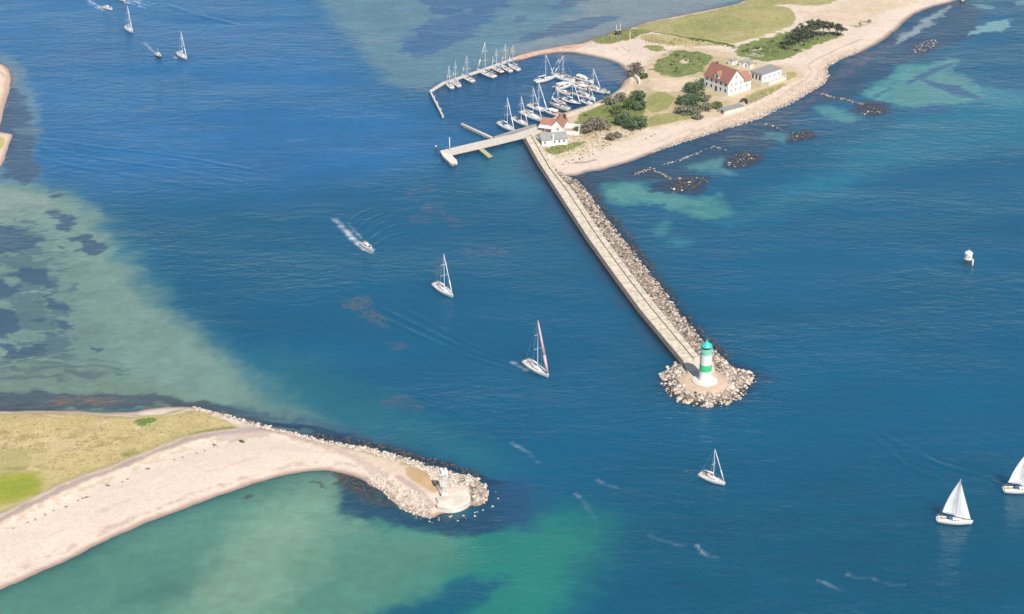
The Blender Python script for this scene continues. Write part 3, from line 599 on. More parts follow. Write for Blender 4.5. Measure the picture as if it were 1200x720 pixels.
def rubble(name, pts, mats, label, cat='rocks', probs=None):
    VV, FF, MI, n0 = [], [], [], 0
    for x, y, z, r_ in pts:
        V, F = VARL[nr.randint(len(VARL))]; a = nr.rand()*6.28; ca, sa = math.cos(a), math.sin(a)
        Q = V*r_; Q = np.c_[Q[:,0]*ca-Q[:,1]*sa, Q[:,0]*sa+Q[:,1]*ca, Q[:,2]]+(x, y, max(z, -.15)+r_*.2)
        VV.append(Q); FF += [tuple(i+n0 for i in f) for f in F]; n0 += len(V); MI += [nr.choice(len(mats), p=probs)]*len(F)
    me = bpy.data.meshes.new(name); me.from_pydata(np.vstack(VV).tolist(), [], FF)
    for m_ in mats: me.materials.append(M[m_])
    me.polygons.foreach_set('material_index', MI)
    o = bpy.data.objects.new(name, me); C.objects.link(o); tag(o, label, cat, None, 'stuff'); return o
def ring_ok(x, y, z): return math.hypot(x-LH.x, y-LH.y) > 6.7
HEADRING = WP([(797,425),(778,437),(782,452),(800,467),(824,470),(850,467),(871,458),(886,442),(874,435),(857,431),(846,422),(836,412),(836,425),(850,440),(846,452),(826,458),(808,452),(802,440)])
EXT = WP([(799,425),(820,421),(838,423),(841,440),(824,449),(806,442)], 1.5)
LHAP = [(LH.x+math.cos(t)*17, LH.y+math.sin(t)*17) for t in np.linspace(0, 2*math.pi, 24)[:-1]]
def apron_ok(x, y, z): return z > -.3 and ring_ok(x, y, z) and math.hypot(x-LH.x, y-LH.y) < 16 and sdf(EXT, np.array([x]), np.array([y]))[0] < -.3
boulders(sample_in(LHAP, 150, apron_z, .42, .95, apron_ok, 3), 'big pale granite boulder in the rubble skirt round the green and white lighthouse', 'boulders round the lighthouse')
SH1 = WP([(536,556),(553,558),(568,566),(574,578),(568,592),(556,594),(554,580),(546,570),(530,566)])
SH2 = WP([(425,562),(447,560),(470,570),(500,586),(510,600),(506,609),(490,606),(471,598),(459,588),(448,577)])
boulders(sample_in(SH1, 70, spit_z, .38, .8, None, 4), 'pale rounded boulder heaped off the tip of the southern mole head', 'boulders off the southern mole tip')
boulders(sample_in(SH2, 76, spit_z, .35, .75, None, 5), 'pale boulder on the bay side slope of the southern mole', 'boulders on the bay side of the southern mole')
pts = sample_in(aw, 3800, apron_z, .18, .58, lambda x, y, z: ring_ok(x, y, z) and z < 1.5 and sdf(EXT, np.array([x]), np.array([y]))[0] < -.2, 6)
rubble('mole_rubble', pts, ['rock','rockpale','rockdark'], 'mixed grey and pale rock armour along the seaward side of the long mole', probs=[.5,.24,.26])
pts = sample_in(LHAP, 380, apron_z, .2, .55, apron_ok, 8)
SHN = WP([(225,476),(300,495),(380,516),(432,524),(476,536),(516,549),(545,557),(540,565),(505,560),(470,548),(430,536),(380,524),(300,503),(230,483)])
pts += sample_in(SHN, 1100, spit_z, .2, .55, None, 9)+sample_in(SH2, 450, spit_z, .2, .45, None, 10)+sample_in(SH1, 120, spit_z, .18, .42, None, 11)+sample_in(WP([(480,604),(510,606),(540,602),(572,594),(582,580),(576,570),(586,582),(578,600),(540,610),(505,614)]), 34, lambda x, y: np.full(x.shape, -.15), .2, .5, None, 18)
pts += sample_in(WP([(500,556),(540,560),(546,570),(520,578),(505,568)]), 160, spit_z, .3, .7, None, 12)
rubble('rubble', pts, ['rockpale','rock'], 'pale broken stone spread over the southern mole and its shore edge', probs=[.75,.25])
SHN2 = WP([(340,505),(380,516),(432,524),(476,536),(516,549),(560,558),(560,552),(516,540),(470,527),(430,516),(390,510)])
pts = sample_in(SHN2, 360, lambda x, y: np.full(x.shape, -.28), .22, .6, None, 13)+sample_in(WP([(385,552),(412,556),(440,573),(462,590),(448,592),(420,577),(398,563)]), 260, lambda x, y: np.full(x.shape, -.22), .25, .5, None, 14)
pts += sample_in(WP([(664,208),(680,210),(716,258),(758,312),(797,364),(826,398),(856,424),(862,420),(830,394),(802,360),(764,308),(722,254),(686,206)]), 330, lambda x, y: np.full(x.shape, -.3), .35, .7, None, 15)
rubble('weedy_rubble', pts, ['rockdark'], 'dark weed covered stones awash beside both moles')
REV = WP([(760,181),(828,158.5),(888,141),(932,119.5),(966,99),(972,89),(969,80),(985,70),(1010,60),(1000,58),(975,66),(960,80),(960,90),(948,100),(925,109),(890,128),(850,143),(800,162)])
pts = sample_in(REV, 2300, island_z, .15, .48, None, 16)
rubble('shore_stones', pts, ['rockpale','rock'], 'pale stones strewn along the revetment below the white house', probs=[.8,.2])
def reef(name, px, n, rmin, rmax, label, mats, probs, seed, h=.05):
    pts = sample_in(WP(px), n, lambda x, y: h*np.ones(x.shape)-.15, rmin, rmax, None, seed); rubble(name, pts, mats, label, probs=probs)
def along(px, wid): return [(x, y-wid) for x, y in px]+[(x, y+wid) for x, y in px[::-1]]
RD = ['rockdark','rock','rockpale']
reef('rock_reef', [(782,216),(798,208),(826,208),(830,214),(812,222),(790,227)], 190, .3, .75, 'dark boulder reef with pale tops nearest the beach and the mole', RD, [.9,.08,.02], 31)
reef('rock_reef', [(852,193),(860,181),(880,179),(894,184),(884,192),(862,198)], 170, .3, .75, 'dark broad boulder reef straight below the white flat roofed house', RD, [.9,.08,.02], 32)
reef('rock_reef', [(921,166),(928,155),(950,153),(956,157),(944,164)], 120, .3, .75, 'small dark boulder reef with a white tip below the shore bend', RD, [.9,.08,.02], 33)
reef('rock_reef', [(1004,126),(1012,120),(1030,122),(1039,129),(1028,134),(1010,134)], 130, .3, .75, 'dark boulder reef with two white stones at the end of the long rock spur', RD, [.9,.08,.02], 34)
reef('rock_reef', [(1068,62),(1076,52),(1094,46),(1099,50),(1092,58),(1078,64)], 170, .25, .6, 'low brown stone reef far out near the upper right', ['rock','rockdark'], [.6,.4], 35, -.05)
reef('rock_groyne', along([(742,205),(756,200),(764,197),(772,203),(787,210)], 1.6), 120, .25, .55, 'brown rock groyne beside the beach, running out to the first reef', ['rock','rockdark'], [.5,.5], 36)
reef('rock_groyne', along([(777,193.5),(792,189),(812,182),(836,171.5)], 1.0), 85, .25, .5, 'row of pale stones slanting towards the beach between two reefs', ['rockpale','rock','rockdark'], [.3,.4,.3], 37)
reef('rock_groyne', along([(836,171.5),(844,174),(852,177)], .9), 26, .3, .5, 'short brown stone tail at the shore end of the pale stone row', ['rock','rockdark'], [.5,.5], 38)
reef('rock_groyne', along([(896,146),(906,148),(916,152)], .9), 30, .3, .5, 'short brown rock spur off the shore behind the white tipped reef', ['rock','rockdark'], [.6,.4], 39)
reef('rock_groyne', along([(962,110),(978,114.5),(994,118),(1010,122.5)], 1.1), 95, .3, .6, 'long straight brown rock spur running out to the outer reef', ['rock','rockdark'], [.55,.45], 40)

# ------------------------------------------------------------------ moles, piers, quays
def strip_poly(A, B): return list(A)+list(B)[::-1]
def wall_strip(mb, A, B, z0, z1):
    """deck of quads between two lines, with side walls and ends"""
    n = len(A)
    v = [(p[0],p[1],z1) for p in A]+[(p[0],p[1],z1) for p in B]+[(p[0],p[1],z0) for p in A]+[(p[0],p[1],z0) for p in B]
    f = []
    for i in range(n-1):
        f += [(i,n+i,n+i+1,i+1), (2*n+i,i,i+1,2*n+i+1), (n+i,3*n+i,3*n+i+1,n+i+1)]
    f += [(0,2*n,3*n,n), (n-1,2*n-1,4*n-1,3*n-1)]
    mb.add(v, f)
def lerp_line(A, B, t): return [tuple(Vector(a)*(1-t)+Vector(b)*t) for a, b in zip(A, B)]
A = [W(x, y, 1.7)[:2] for x, y in MOLE_L]; B = [W(x, y, 1.7)[:2] for x, y in MOLE_R]
mole = empty('stone_mole', (0,0,0), 0, 'long narrow stone mole running from the harbour to the lighthouse', 'mole')
mb = MB(); wall_strip(mb, A, lerp_line(A, B, .645), -1.5, 1.7); mb.build('walkway', M['conc'], mole)
mb = MB(); wall_strip(mb, lerp_line(A, B, .65), B, -1.5, 2.25); mb.build('parapet', M['conc2'], mole)
ext = [tuple(W(x, y, 1.68)[:2]) for x, y in [(801.2,424.5),(820.2,421.6),(836,424),(839,440),(824,447),(808,441)]]
MB().prism(ext, .2, 1.68).build('landing', M['conc'], mole)
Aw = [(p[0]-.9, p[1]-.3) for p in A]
mb = MB(); wall_strip(mb, Aw, [(p[0]-.004, p[1]) for p in A], -1.5, 1.35); mb.build('quay_wall', M['wallstone'], mole)  # near-black wall colour holds the shade of the sunless west face
mb = MB(); wall_strip(mb, lerp_line(A, B, .015), lerp_line(A, B, .085), 1.6, 1.86); mb.build('kerb', M['conc2'], mole)
g = MB(); mid_ = lerp_line(A, B, .64)
for i in range(len(A)-1):
    n_ = int((Vector(A[i+1])-Vector(A[i])).length/6)
    for k in range(n_):
        p, q = Vector(A[i]).lerp(Vector(A[i+1]), k/n_), Vector(mid_[i]).lerp(Vector(mid_[i+1]), k/n_); p = p.lerp(q, .14); d_ = (Vector(A[i+1])-Vector(A[i])).normalized()*.07
        g.prism([tuple(p-d_), tuple(q-d_), tuple(q+d_), tuple(p+d_)], 1.6, 1.706)
g.build('slab_joint', M['wallstone'], mole)
# lighthouse
lh = empty('lighthouse', (LH.x, LH.y, 1.7), 0, 'small green and white striped lighthouse with a teal lantern roof', 'lighthouse')
MB().lathe([(4.0,0),(3.95,.3),(3.4,.35),(3.4,.55)], 40).build('plinth', M['chalk'], lh)
MB().lathe([(2.2,.55),(2.15,.75),(1.95,1.2),(1.9,3.75)], 36, caps=False).build('tower_base', M['white'], lh, True)
MB().lathe([(1.91,3.75),(1.87,5.95)], 36, caps=False).build('green_band', M['lgreen'], lh, True)
MB().lathe([(1.87,5.95),(1.82,9.2)], 36, caps=False).build('white_band', M['white'], lh, True)
MB().lathe([(1.82,9.2),(1.82,10.0),(1.95,10.15),(2.0,10.3),(2.0,10.42),(1.4,10.42)], 36).build('gallery', M['lpale'], lh, False)
g = MB()
for k in range(16):
    t = k*math.pi/8; g.tube((1.92*math.cos(t),1.92*math.sin(t),10.42),(1.92*math.cos(t),1.92*math.sin(t),11.35), .035, n=5)
for zz in (10.75, 11.05, 11.35):
    g.path([(1.92*math.cos(k*math.pi/16),1.92*math.sin(k*math.pi/16),zz) for k in range(33)], .04, 5)
g.build('railing', M['lpale'], lh)
lt = MB().lathe([(1.35,10.42),(1.35,11.0)], 20).build('lantern', M['lpale'], lh, False)
MB().lathe([(1.3,11.0),(1.3,11.85)], 20).build('lantern_glass', M['glass'], lt, True)
g = MB()
for k in range(10):
    t = k*math.pi/5; g.tube((1.33*math.cos(t),1.33*math.sin(t),11.0),(1.33*math.cos(t),1.33*math.sin(t),11.85), .05, n=5)
g.build('glazing_bars', M['lteal'], lt)
rf = MB().lathe([(1.35,11.85),(1.85,11.82),(1.8,12.0),(1.5,12.45),(1.05,12.8),(.55,13.1),(.28,13.5),(.2,13.65)], 32).build('roof', M['lteal'], lh, True)
MB().lathe([(.12,13.6),(.24,13.8),(.12,14.0),(.05,14.1),(.04,15.0)], 12).build('finial', M['lteal'], rf, True)
lh.scale = (.9,.9,.92)
d_ = MB().box(-.45,1.85,.55,.45,2.1,2.5).build('door', M['lgreen'], lh)
# round concrete head of the southern mole
HP = smooth_poly([(506.5,580.7),(515.7,580.7),(526.7,578),(539.5,571.5),(548.7,573),(553.5,582.5),(551,589),(537,596.5),(521,597.5),(507,593.5),(511,588)], 2)
hd = empty('mole_head', (0,0,0), 0, 'whitish rounded concrete head at the tip of the southern mole', 'mole head')
hp = [tuple(W(x, y, 1.6)[:2]) for x, y in HP]; hc = np.mean(hp, 0); hp = [tuple((np.array(p)-hc)*(.9,.86)+hc+(.2,.1)) for p in hp]
MB().prism(hp, -1, 1.55).build('concrete_cap', M['chalk'], hd, bevel=.3)
cx_, cy_ = np.mean([p[0] for p in hp]), np.mean([p[1] for p in hp])
MB().prism([((p[0]-cx_)*.93+cx_, (p[1]-cy_)*.9+cy_) for p in hp], 1.5, 1.62).build('raised_slab', M['cap'], hd, bevel=.06)
# lattice beacon on the southern mole
bc = W(520.6, 577.5, 1.9)
be = empty('beacon', bc, .3, 'slim white lattice beacon with a square white box on top, on the southern mole', 'beacon')
g = MB()
for sx in (-1, 1):
    for sy in (-1, 1): g.tube((sx*.55,sy*.55,0),(sx*.4,sy*.4,5.6), .05, n=6)
for k in range(5):
    a_, b_ = .55-.03*k, .55-.03*(k+1); z0, z1 = k*1.12, (k+1)*1.12
    for (p, q) in (((-1,-1),(1,-1)),((1,-1),(1,1)),((1,1),(-1,1)),((-1,1),(-1,-1))):
        g.tube((p[0]*a_,p[1]*a_,z0),(q[0]*b_,q[1]*b_,z1), .025, n=5); g.tube((p[0]*b_,p[1]*b_,z1),(q[0]*b_,q[1]*b_,z1), .035, n=5)
g.build('lattice_frame', M['white'], be)
MB().box(-.85,-.85,5.5,.85,.85,6.7).build('beacon_box', M['white'], be, bevel=.08)
MB().lathe([(.15,6.7),(.15,7.0),(.02,7.15)], 10).build('lamp', M['dark'], be)
MB().box(-.9,-.9,-.5,.9,.9,.05).build('base', M['chalk'], be, bevel=.04)

def deck_on_piles(name, label, L, Rr, z, deckmat, step=5, cat='pier', group=None, pr=.16, thick=.35, skip=()):
    """timber deck between two lines, on rows of piles"""
    o = empty(name, (0,0,0), 0, label, cat, group)
    a = [W(x, y, z)[:2] for x, y in L]; b = [W(x, y, z)[:2] for x, y in Rr]
    m_ = MB(); wall_strip(m_, a, b, z-thick, z); m_.build('deck', deckmat, o)
    tot = 0
    for i in range(len(a)-1):
        n = max(1, int(((Vector(a[i+1])-Vector(a[i])).length)/step))
        for k in range(n):
            for t_ in (.08, .92):
                p = Vector(a[i]).lerp(Vector(a[i+1]), k/n).lerp(Vector(b[i]).lerp(Vector(b[i+1]), k/n), t_)
                if tot < 96: MB().tube((p.x,p.y,-1.5),(p.x,p.y,z-thick+.05), pr, n=7).build('pile', M['pile'], o); tot += 1
    return o
PL = [(516,176.7),(558,166.7),(600,157.5),(628,148.5)]; PR_ = [(529,181.5),(573,171.5),(615,161.2),(636,153)]
deck_on_piles('pier', 'broad pale pier reaching west from the quay to the harbour entrance', PL, PR_, 1.7, M['palewood'], 4)
deck_on_piles('pier_end', 'stubby pale landing stage with a round tip at the outer end of the pier', [(515.8,176.9),(519,183),(527,190.5),(531,192.6)], [(524,177.5),(529.5,182),(535,187.5),(536,190)], 1.66, M['chalk'], 3, 'landing stage', None, .2, .9)
deck_on_piles('jetty', 'short mossy yellowish jetty stub sticking out south from the pier', [(558.5,173.3),(572,184.5)], [(563.5,172),(577,182.8)], 1.2, M['yellowwood'], 4, 'jetty')
deck_on_piles('wave_screen', 'straight dark topped wave screen inside the harbour entrance', [(540,145),(575,161.5)], [(541.5,144.3),(577.5,160.5)], 1.5, M['palewood'], 3, 'wave screen', None, .2, .9)
deck_on_piles('boat_jetty', 'narrow timber jetty behind the row of moored boats beside the pier', [(578,160.5),(600,153.5),(627,145.5)], [(580,162),(602,155.3),(629,147.3)], 1.35, M['wood'], 4, 'jetty')
deck_on_piles('harbour_jetty', 'long timber jetty along the north side of the harbour basin', [(503.5,106),(520,95.5),(530,92.6),(563,81.5),(599,68.5)], [(506,107.5),(522,97.6),(532,94.6),(565,83.6),(600,71)], 1.4, M['palewood'], 5, 'jetty')
deck_on_piles('wave_screen', 'thin wave screen bending south from the corner of the long harbour jetty', [(503,106.6),(518,136)], [(505,106.6),(520,135.6)], 1.5, M['palewood'], 3, 'wave screen', None, .2, .9)
qa = [W(x, y, 1.55)[:2] for x, y in [(640,145),(657.5,135.5),(690,125.5),(713,116),(729,105)]]; qb = [W(x, y, 1.55)[:2] for x, y in [(643,147.5),(660.5,138),(692,127.8),(715.5,118),(731,106.5)]]
q_ = MB(); wall_strip(q_, qa, qb, -1.5, 1.55); tag(q_.build('quay', M['conc2']), 'grey concrete quay edge along the south side of the harbour basin', 'quay')
qa = [W(x, y, 1.7)[:2] for x, y in [(737,83),(742,84),(749,90),(751,95)]]; qb = [W(x, y, 1.7)[:2] for x, y in [(737,85),(741,86.3),(747,91.5),(748.5,96)]]
q_ = MB(); wall_strip(q_, qa, qb, -1, 1.7); tag(q_.build('retaining_wall', M['chalk']), 'short pale curved wall at the inner corner of the harbour basin', 'wall')
tag(MB().prism([tuple(W(x, y, 1.30)[:2]) for x, y in [(617,160),(628,149),(637,148),(664,158),(630,166),(632,171),(638,180),(652,204),(646,208),(630,186)]], .3, 1.36).build('pavement', M['paving']), kind='structure')

def post(name, px, py, h, r_, mat, label, cat, capmat=None, z0=-1.5, group=None):
    p = W(px, py, 0 if z0 < 0 else z0); o = empty(name, p, 0, label, cat, group)
    MB().lathe([(r_,min(z0,0) if z0 < 0 else -.2),(r_*.85,h)], 10).build('shaft', mat, o, True)
    if capmat: MB().lathe([(r_*1.15,h),(r_*1.15,h+.25),(r_*.2,h+.5)], 10).build('cap', capmat, o, True)
    return o
post('mooring_dolphin', 511, 178, 2.0, .35, M['pile'], 'lone dark mooring pile with a pale top off the pier end', 'mooring pile', M['chalk'])
post('mooring_dolphin', 533, 197.5, 1.6, .3, M['pile'], 'dark mooring pile just south of the round pier tip', 'mooring pile')
post('signal_mast', 527, 176, 4.6, .16, M['white'], 'tall white signal mast standing on the outer pier', 'mast', M['white'], 1.7)
for px, py in ((505.5,109.5),(509.3,116.5),(512.8,123),(516.5,131)):
    post('lamp_post', px, py, 1.1, .12, M['white'], 'small white lamp post on the thin wave screen by the jetty corner', 'lamp post', M['white'], 1.5, 'lamp posts on the outer wave screen')
post('flagpole', 737.7, 60, 8.6, .13, M['chalk'], 'tall pale flagpole on the sand beside the harbour beach', 'flagpole', M['chalk'], 1.5)
post('wooden_post', 723.5, 58, 3.6, .13, M['chalk'], 'short pale post on the sand left of the flagpole', 'post', None, 1.3)
post('marker_mast', 726.8, 39, 4.4, .12, M['chalk'], 'pale right hand mast of the pair on the grassy mound by the lagoon', 'mast', None, 1.3)
post('marker_mast', 722.5, 39, 3.8, .12, M['chalk'], 'pale left hand mast of the pair on the grassy mound by the lagoon', 'mast', None, 1.3)
o = empty('wooden_shelter', W(724.5, 39.5, 1.3), .3, 'little dark wooden shelter at the foot of the two masts', 'shelter')
MB().box(-1.2,-.8,0,1.2,.8,1.5).build('wall', M['pile'], o); MB().box(-1.4,-1,1.5,1.4,1,1.7).build('roof', M['wood'], o)
o = empty('information_board', W(252.5, 523, 1.6), .2, 'pale upright board on the beach edge of the dike track', 'board')
MB().box(-.35,-.06,.7,.35,.06,1.8).build('panel', M['palewood'], o); g = MB(); g.tube((-.4,0,-.3),(-.4,0,.62),.06); g.tube((.4,0,-.3),(.4,0,.62),.06); g.build('leg', M['wood'], o)

# dolphin light off the beach
bd = W(1133.5, 311.5)
o = empty('channel_beacon', bd, .2, 'white domed channel light standing on dark piles in open water', 'beacon'); o.scale = (.84,.84,.9)
for k in range(6):
    t = k*math.pi/3; MB().tube((1.25*math.cos(t),1.25*math.sin(t),-1.5),(1.05*math.cos(t),1.05*math.sin(t),2.6), .18, n=7).build('pile', M['pile'], o)
MB().lathe([(1.5,2.5),(1.6,2.75),(1.6,3.0)], 12).build('platform', M['chalk'], o)
cb = MB().lathe([(1.42,3.0),(1.42,4.9)], 12).build('cabin', M['white'], o)
MB().box(-.5,-1.46,3.5,.2,-1.36,4.3).build('window', M['tancanvas'], cb)
MB().lathe([(1.62,4.9),(1.5,5.1),(.7,5.7),(.15,5.95)], 12).build('roof', M['white'], o)
MB().tube((0,0,5.9),(0,0,7.1), .05).build('antenna', M['wire'], o)
post('mooring_dolphin', 1139.5, 311, 2.1, .3, M['chalk'], 'single white pile right beside the domed channel light', 'pile')

# ------------------------------------------------------------------ buildings
def frame_from(near, left, right, z=1.6):
    """origin at the near corner, local x along the right wall, local y along the left wall"""
    o, l, r_ = W(*near, z), W(*left, z), W(*right, z)
    b = (r_-o); a = (l-o); ang = (math.atan2(b.y, b.x)+math.atan2(a.y, a.x)-math.pi/2)/2
    return o, ang, b.length, a.length
def win(parent, x, y, z, w, h, axis, out, mat='glass'):
    """window whose frame stands 3 cm and pane 5 cm off the wall; axis = the wall's direction, out = sign of its outward normal"""
    if axis == 'x': f = MB().box(x-w/2, min(y,y+out*.04), z, x+w/2, max(y,y+out*.04), z+h); p = MB().box(x-w/2+.1, min(y,y+out*.06), z+.1, x+w/2-.1, max(y,y+out*.06), z+h-.1)
    else: f = MB().box(min(x,x+out*.04), y-w/2, z, max(x,x+out*.04), y+w/2, z+h); p = MB().box(min(x,x+out*.06), y-w/2+.1, z+.1, max(x,x+out*.06), y+w/2-.1, z+h-.1)
    fo = f.build('window', M['window'], parent); p.build('pane', M[mat], fo); return fo
def gable_walls(w, d, h, hr, ridge='y'):
    m_ = MB()
    if ridge == 'y': P = [(0,0,-.6),(w,0,-.6),(w,0,h),(w/2,0,hr),(0,0,h)]; Q = [(a,d,c) for a,_,c in P]
    else: P = [(w,0,-.6),(w,d,-.6),(w,d,h),(w,d/2,hr),(w,0,h)]; Q = [(0,b,c) for _,b,c in P]
    m_.add(P+Q, [(0,1,2,3,4),(9,8,7,6,5)]+[(i,5+i,5+(i+1)%5,(i+1)%5) for i in (0,1,4)]); return m_
def gable_roof(w, d, h, hr, ridge='y', oh=.35, th=.18):
    m_ = MB(); half = (w if ridge == 'y' else d)/2; sl_ = (hr-h)/half; L = d if ridge == 'y' else w
    for s in (-1, 1):
        pts = [(half, hr+.02), (half+s*(half+oh), h-sl_*oh+.02), (half+s*(half+oh), h-sl_*oh+.02+th), (half, hr+.02+th)]
        V = []
        for e in (-oh, L+oh):
            for u, z in pts: V.append((u, e, z) if ridge == 'y' else (e, u, z))
        m_.add(V, [(0,1,2,3),(7,6,5,4),(0,4,5,1),(1,5,6,2),(2,6,7,3),(3,7,4,0)])
    return m_
# big white house
o, ang, w, d = frame_from((853,112), (825.5,103), (871.5,107.2), 1.7)
w, d = 8.6, 13.6
H_ = empty('house', o, ang, 'large white two storey house with steep red tiled roof and central dormer', 'house')
wl_o = gable_walls(w, d, 5.2, 9.6).build('wall', M['white'], H_)
r_o = gable_roof(w, d, 5.2, 9.6).build('roof', M['roof'], H_)
for k in range(5):
    y = 1.5+k*2.65
    if k != 2: win(H_, 0, y, .9, 1.0, 1.4, 'y', -1)
    win(H_, 0, y, 3.3, 1.0, 1.3, 'y', -1)
dr = MB().box(-.05, 1.5+2*2.65-.55, 0, 0, 1.5+2*2.65+.55, 2.1).build('door', M['pile'], H_)
for k in range(3): win(H_, 1.6+k*2.7, 0, .9, .9, 1.3, 'x', -1, 'greycanvas'); win(H_, 1.6+k*2.7, 0, 3.4, .9, 1.2, 'x', -1, 'greycanvas')
win(H_, w/2, 0, 6.3, .9, 1.1, 'x', -1, 'greycanvas')
dm = MB(); y0 = 6.8; dm.add([(-.02,y0-1.3,5.0),(-.02,y0+1.3,5.0),(-.02,y0+1.3,6.8),(-.02,y0,8.0),(-.02,y0-1.3,6.8),(3.6,y0-1.3,5.0),(3.6,y0+1.3,5.0),(3.6,y0+1.3,6.8),(3.6,y0,8.0),(3.6,y0-1.3,6.8)], [(4,3,2,1,0),(5,6,7,8,9),(0,1,6,5),(1,2,7,6),(4,0,5,9)])
do = dm.build('dormer', M['white'], H_); win(do, -.02, y0, 5.6, .9, 1.1, 'y', -1)
dr_ = MB()
for s in (-1, 1):
    V = [(e, y0+u*s, z) for e in (-.3, 3.9) for u, z in ((0,8.03),(1.6,6.55),(1.6,6.7),(0,8.2))]; dr_.add(V, [(0,1,2,3),(7,6,5,4),(0,4,5,1),(1,5,6,2),(2,6,7,3),(3,7,4,0)])
dr_.build('dormer_roof', M['roof2'], do)
wing = MB().add([(w+.003,.3,-.6),(w+4.6,.3,-.6),(w+4.6,6.3,-.6),(w+.003,6.3,-.6),(w+.003,.3,4.0),(w+4.6,.3,4.0),(w+4.6,3.3,6.6),(w+4.6,6.3,4.0),(w+.003,6.3,4.0),(w+.003,3.3,6.6)], [(0,1,5,4),(1,2,7,6,5),(2,3,8,7),(3,0,4,9,8)]).build('wing', M['white'], H_)
win(wing, w+2.3, .3, 1.2, 1.0, 1.2, 'x', -1, 'greycanvas')
wr = MB()
for s in (-1, 1):
    V = [(e, 3.3+s*u, z) for e in (w+.01, w+4.9) for u, z in ((0,6.63),(3.35,3.72),(3.35,3.9),(0,6.82))]; wr.add(V, [(0,1,2,3),(7,6,5,4),(0,4,5,1),(1,5,6,2),(2,6,7,3),(3,7,4,0)])
wr.build('wing_roof', M['roof2'], wing)
MB().box(w*.5-.4, 10.5, 8.6, w*.5+.4, 11.3, 10.5).build('chimney', M['roof'], r_o)
# flat roofed house
o, ang, w, d = frame_from((893,97), (881.5,92.2), (911,88.3), 1.7)
F_ = empty('flat_roofed_house', o, ang, 'low white house with flat grey roof beside the big red roofed house', 'house')
MB().box(0,0,-.6,w,d,3.3).build('wall', M['white'], F_); MB().box(-.3,-.3,3.3,w+.3,d+.3,3.55).build('roof', M['greyroof'], F_)
for k in range(3): win(F_, 0, d*(.2+.3*k), .6, 1.0, 2.0, 'y', -1)
for k in range(4): win(F_, w*(.14+.24*k), 0, 1.0, 1.1, 1.2, 'x', -1, 'greycanvas')
tr_ = MB().box(.4,-3.2,-.6,w-.6,-.004,.5).build('terrace', M['chalk'], F_)
g = MB()
for x0 in np.linspace(.6, w-.8, 7): g.box(x0-.1,-3.15,.5,x0+.1,-2.95,1.5)
g.box(.4,-3.17,1.5,w-.6,-2.93,1.62); g.build('railing', M['white'], tr_)
# bunker like shed by the beach
o, ang, w, d = frame_from((849,133.5), (842.5,129.3), (869,124.8), 1.5)
S_ = empty('concrete_shed', o, ang, 'long low concrete shed with flat grey roof set into the beach bank', 'shed')
MB().box(0,0,-.8,10.5,3.6,1.0).build('wall', M['chalk'], S_); MB().box(-.15,-.15,1.0,10.65,3.75,1.16).build('roof', M['greyroof'], S_)
MB().box(-.04,.9,-.2,0,2.1,.85).build('door', M['pile'], S_)
# dark curved garden wall just right of the shed
cw = MB(); pts_ = [W(x, y, 1.6) for x, y in [(868,119),(871,117.5),(875,118.5),(876,121)]]
for a_, b_ in zip(pts_[:-1], pts_[1:]):
    n_ = (b_-a_).normalized().cross(Vector((0,0,1)))*.2; cw.prism([tuple((a_+n_)[:2]),tuple((b_+n_)[:2]),tuple((b_-n_)[:2]),tuple((a_-n_)[:2])], 1.0, 2.5)
tag(cw.build('garden_wall', M['wallstone']), 'small dark curved wall at the end of the concrete shed', 'wall')
# little sheds behind the big house
for px, py, w, d, lab in ((858,77,3.2,2.4,'small white garden shed right behind the big house'),(871,79,4.0,2.6,'wider white outbuilding between the two white houses'),(879,80.5,2.2,2.0,'tiny white hut nearest the flat roofed house')):
    G_ = empty('garden_shed', W(px, py, 1.7), .75, lab, 'shed'); gable_walls(w, d, 1.9, 2.6, 'x').build('wall', M['white'], G_); gable_roof(w, d, 1.9, 2.6, 'x', .2, .1).build('roof', M['greyroof'], G_)
    MB().box(w*.4,-.05,0,w*.4+.8,0,1.7).build('door', M['palewood'], G_)
# harbour office by the mole root
o, ang, w, d = frame_from((635,171.5), (630.8,165), (665,168.6), 1.35)
ang = math.atan2((W(665,168.6)-W(635,171.5)).y, (W(665,168.6)-W(635,171.5)).x); w, d = 9.8, 5.2
K_ = empty('harbour_office', o, ang, 'small white single storey house with low grey roof at the root of the mole', 'house')
gable_walls(w, d, 2.35, 3.9, 'x').build('wall', M['white'], K_); gable_roof(w, d, 2.35, 3.9, 'x', .3, .14).build('roof', M['greyroof'], K_)
for k in range(5):
    if k != 1: win(K_, 1.2+k*1.85, 0, .8, .75, .95, 'x', -1)
MB().box(4.0,-.35,-.3,4.6,-.004,4.3).build('chimney', M['white'], K_)
MB().box(-.05,1.8,0,0,2.8,2.0).build('door', M['pile'], K_)
# boathouse and inn with red roofs
o = W(633.5, 152.5, 1.35); B_ = empty('boathouse', o, R(-20), 'red roofed boathouse with white awning right behind the moored boats', 'boathouse')
gable_walls(5.8, 4.6, 2.3, 4.3, 'x').build('wall', M['white'], B_); gable_roof(5.8, 4.6, 2.3, 4.3, 'x', .3, .15).build('roof', M['roof2'], B_)
MB().add([(-.3,-2.2,1.75),(5.2,-2.2,1.75),(5.2,-.02,2.2),(-.3,-.02,2.2),(-.3,-2.2,1.83),(5.2,-2.2,1.83),(5.2,-.02,2.28),(-.3,-.02,2.28)], [(3,2,1,0),(4,5,6,7),(0,1,5,4),(1,2,6,5),(2,3,7,6),(3,0,4,7)]).build('awning', M['sail'], B_)
g = MB(); [g.tube((x0,-2.1,-.3),(x0,-2.1,1.75),.05) for x0 in (-.2,2.4,5.1)]; g.build('awning_post', M['white'], B_)
for k in range(3): win(B_, 1.0+1.9*k, 0, .7, .9, 1.0, 'x', -1)
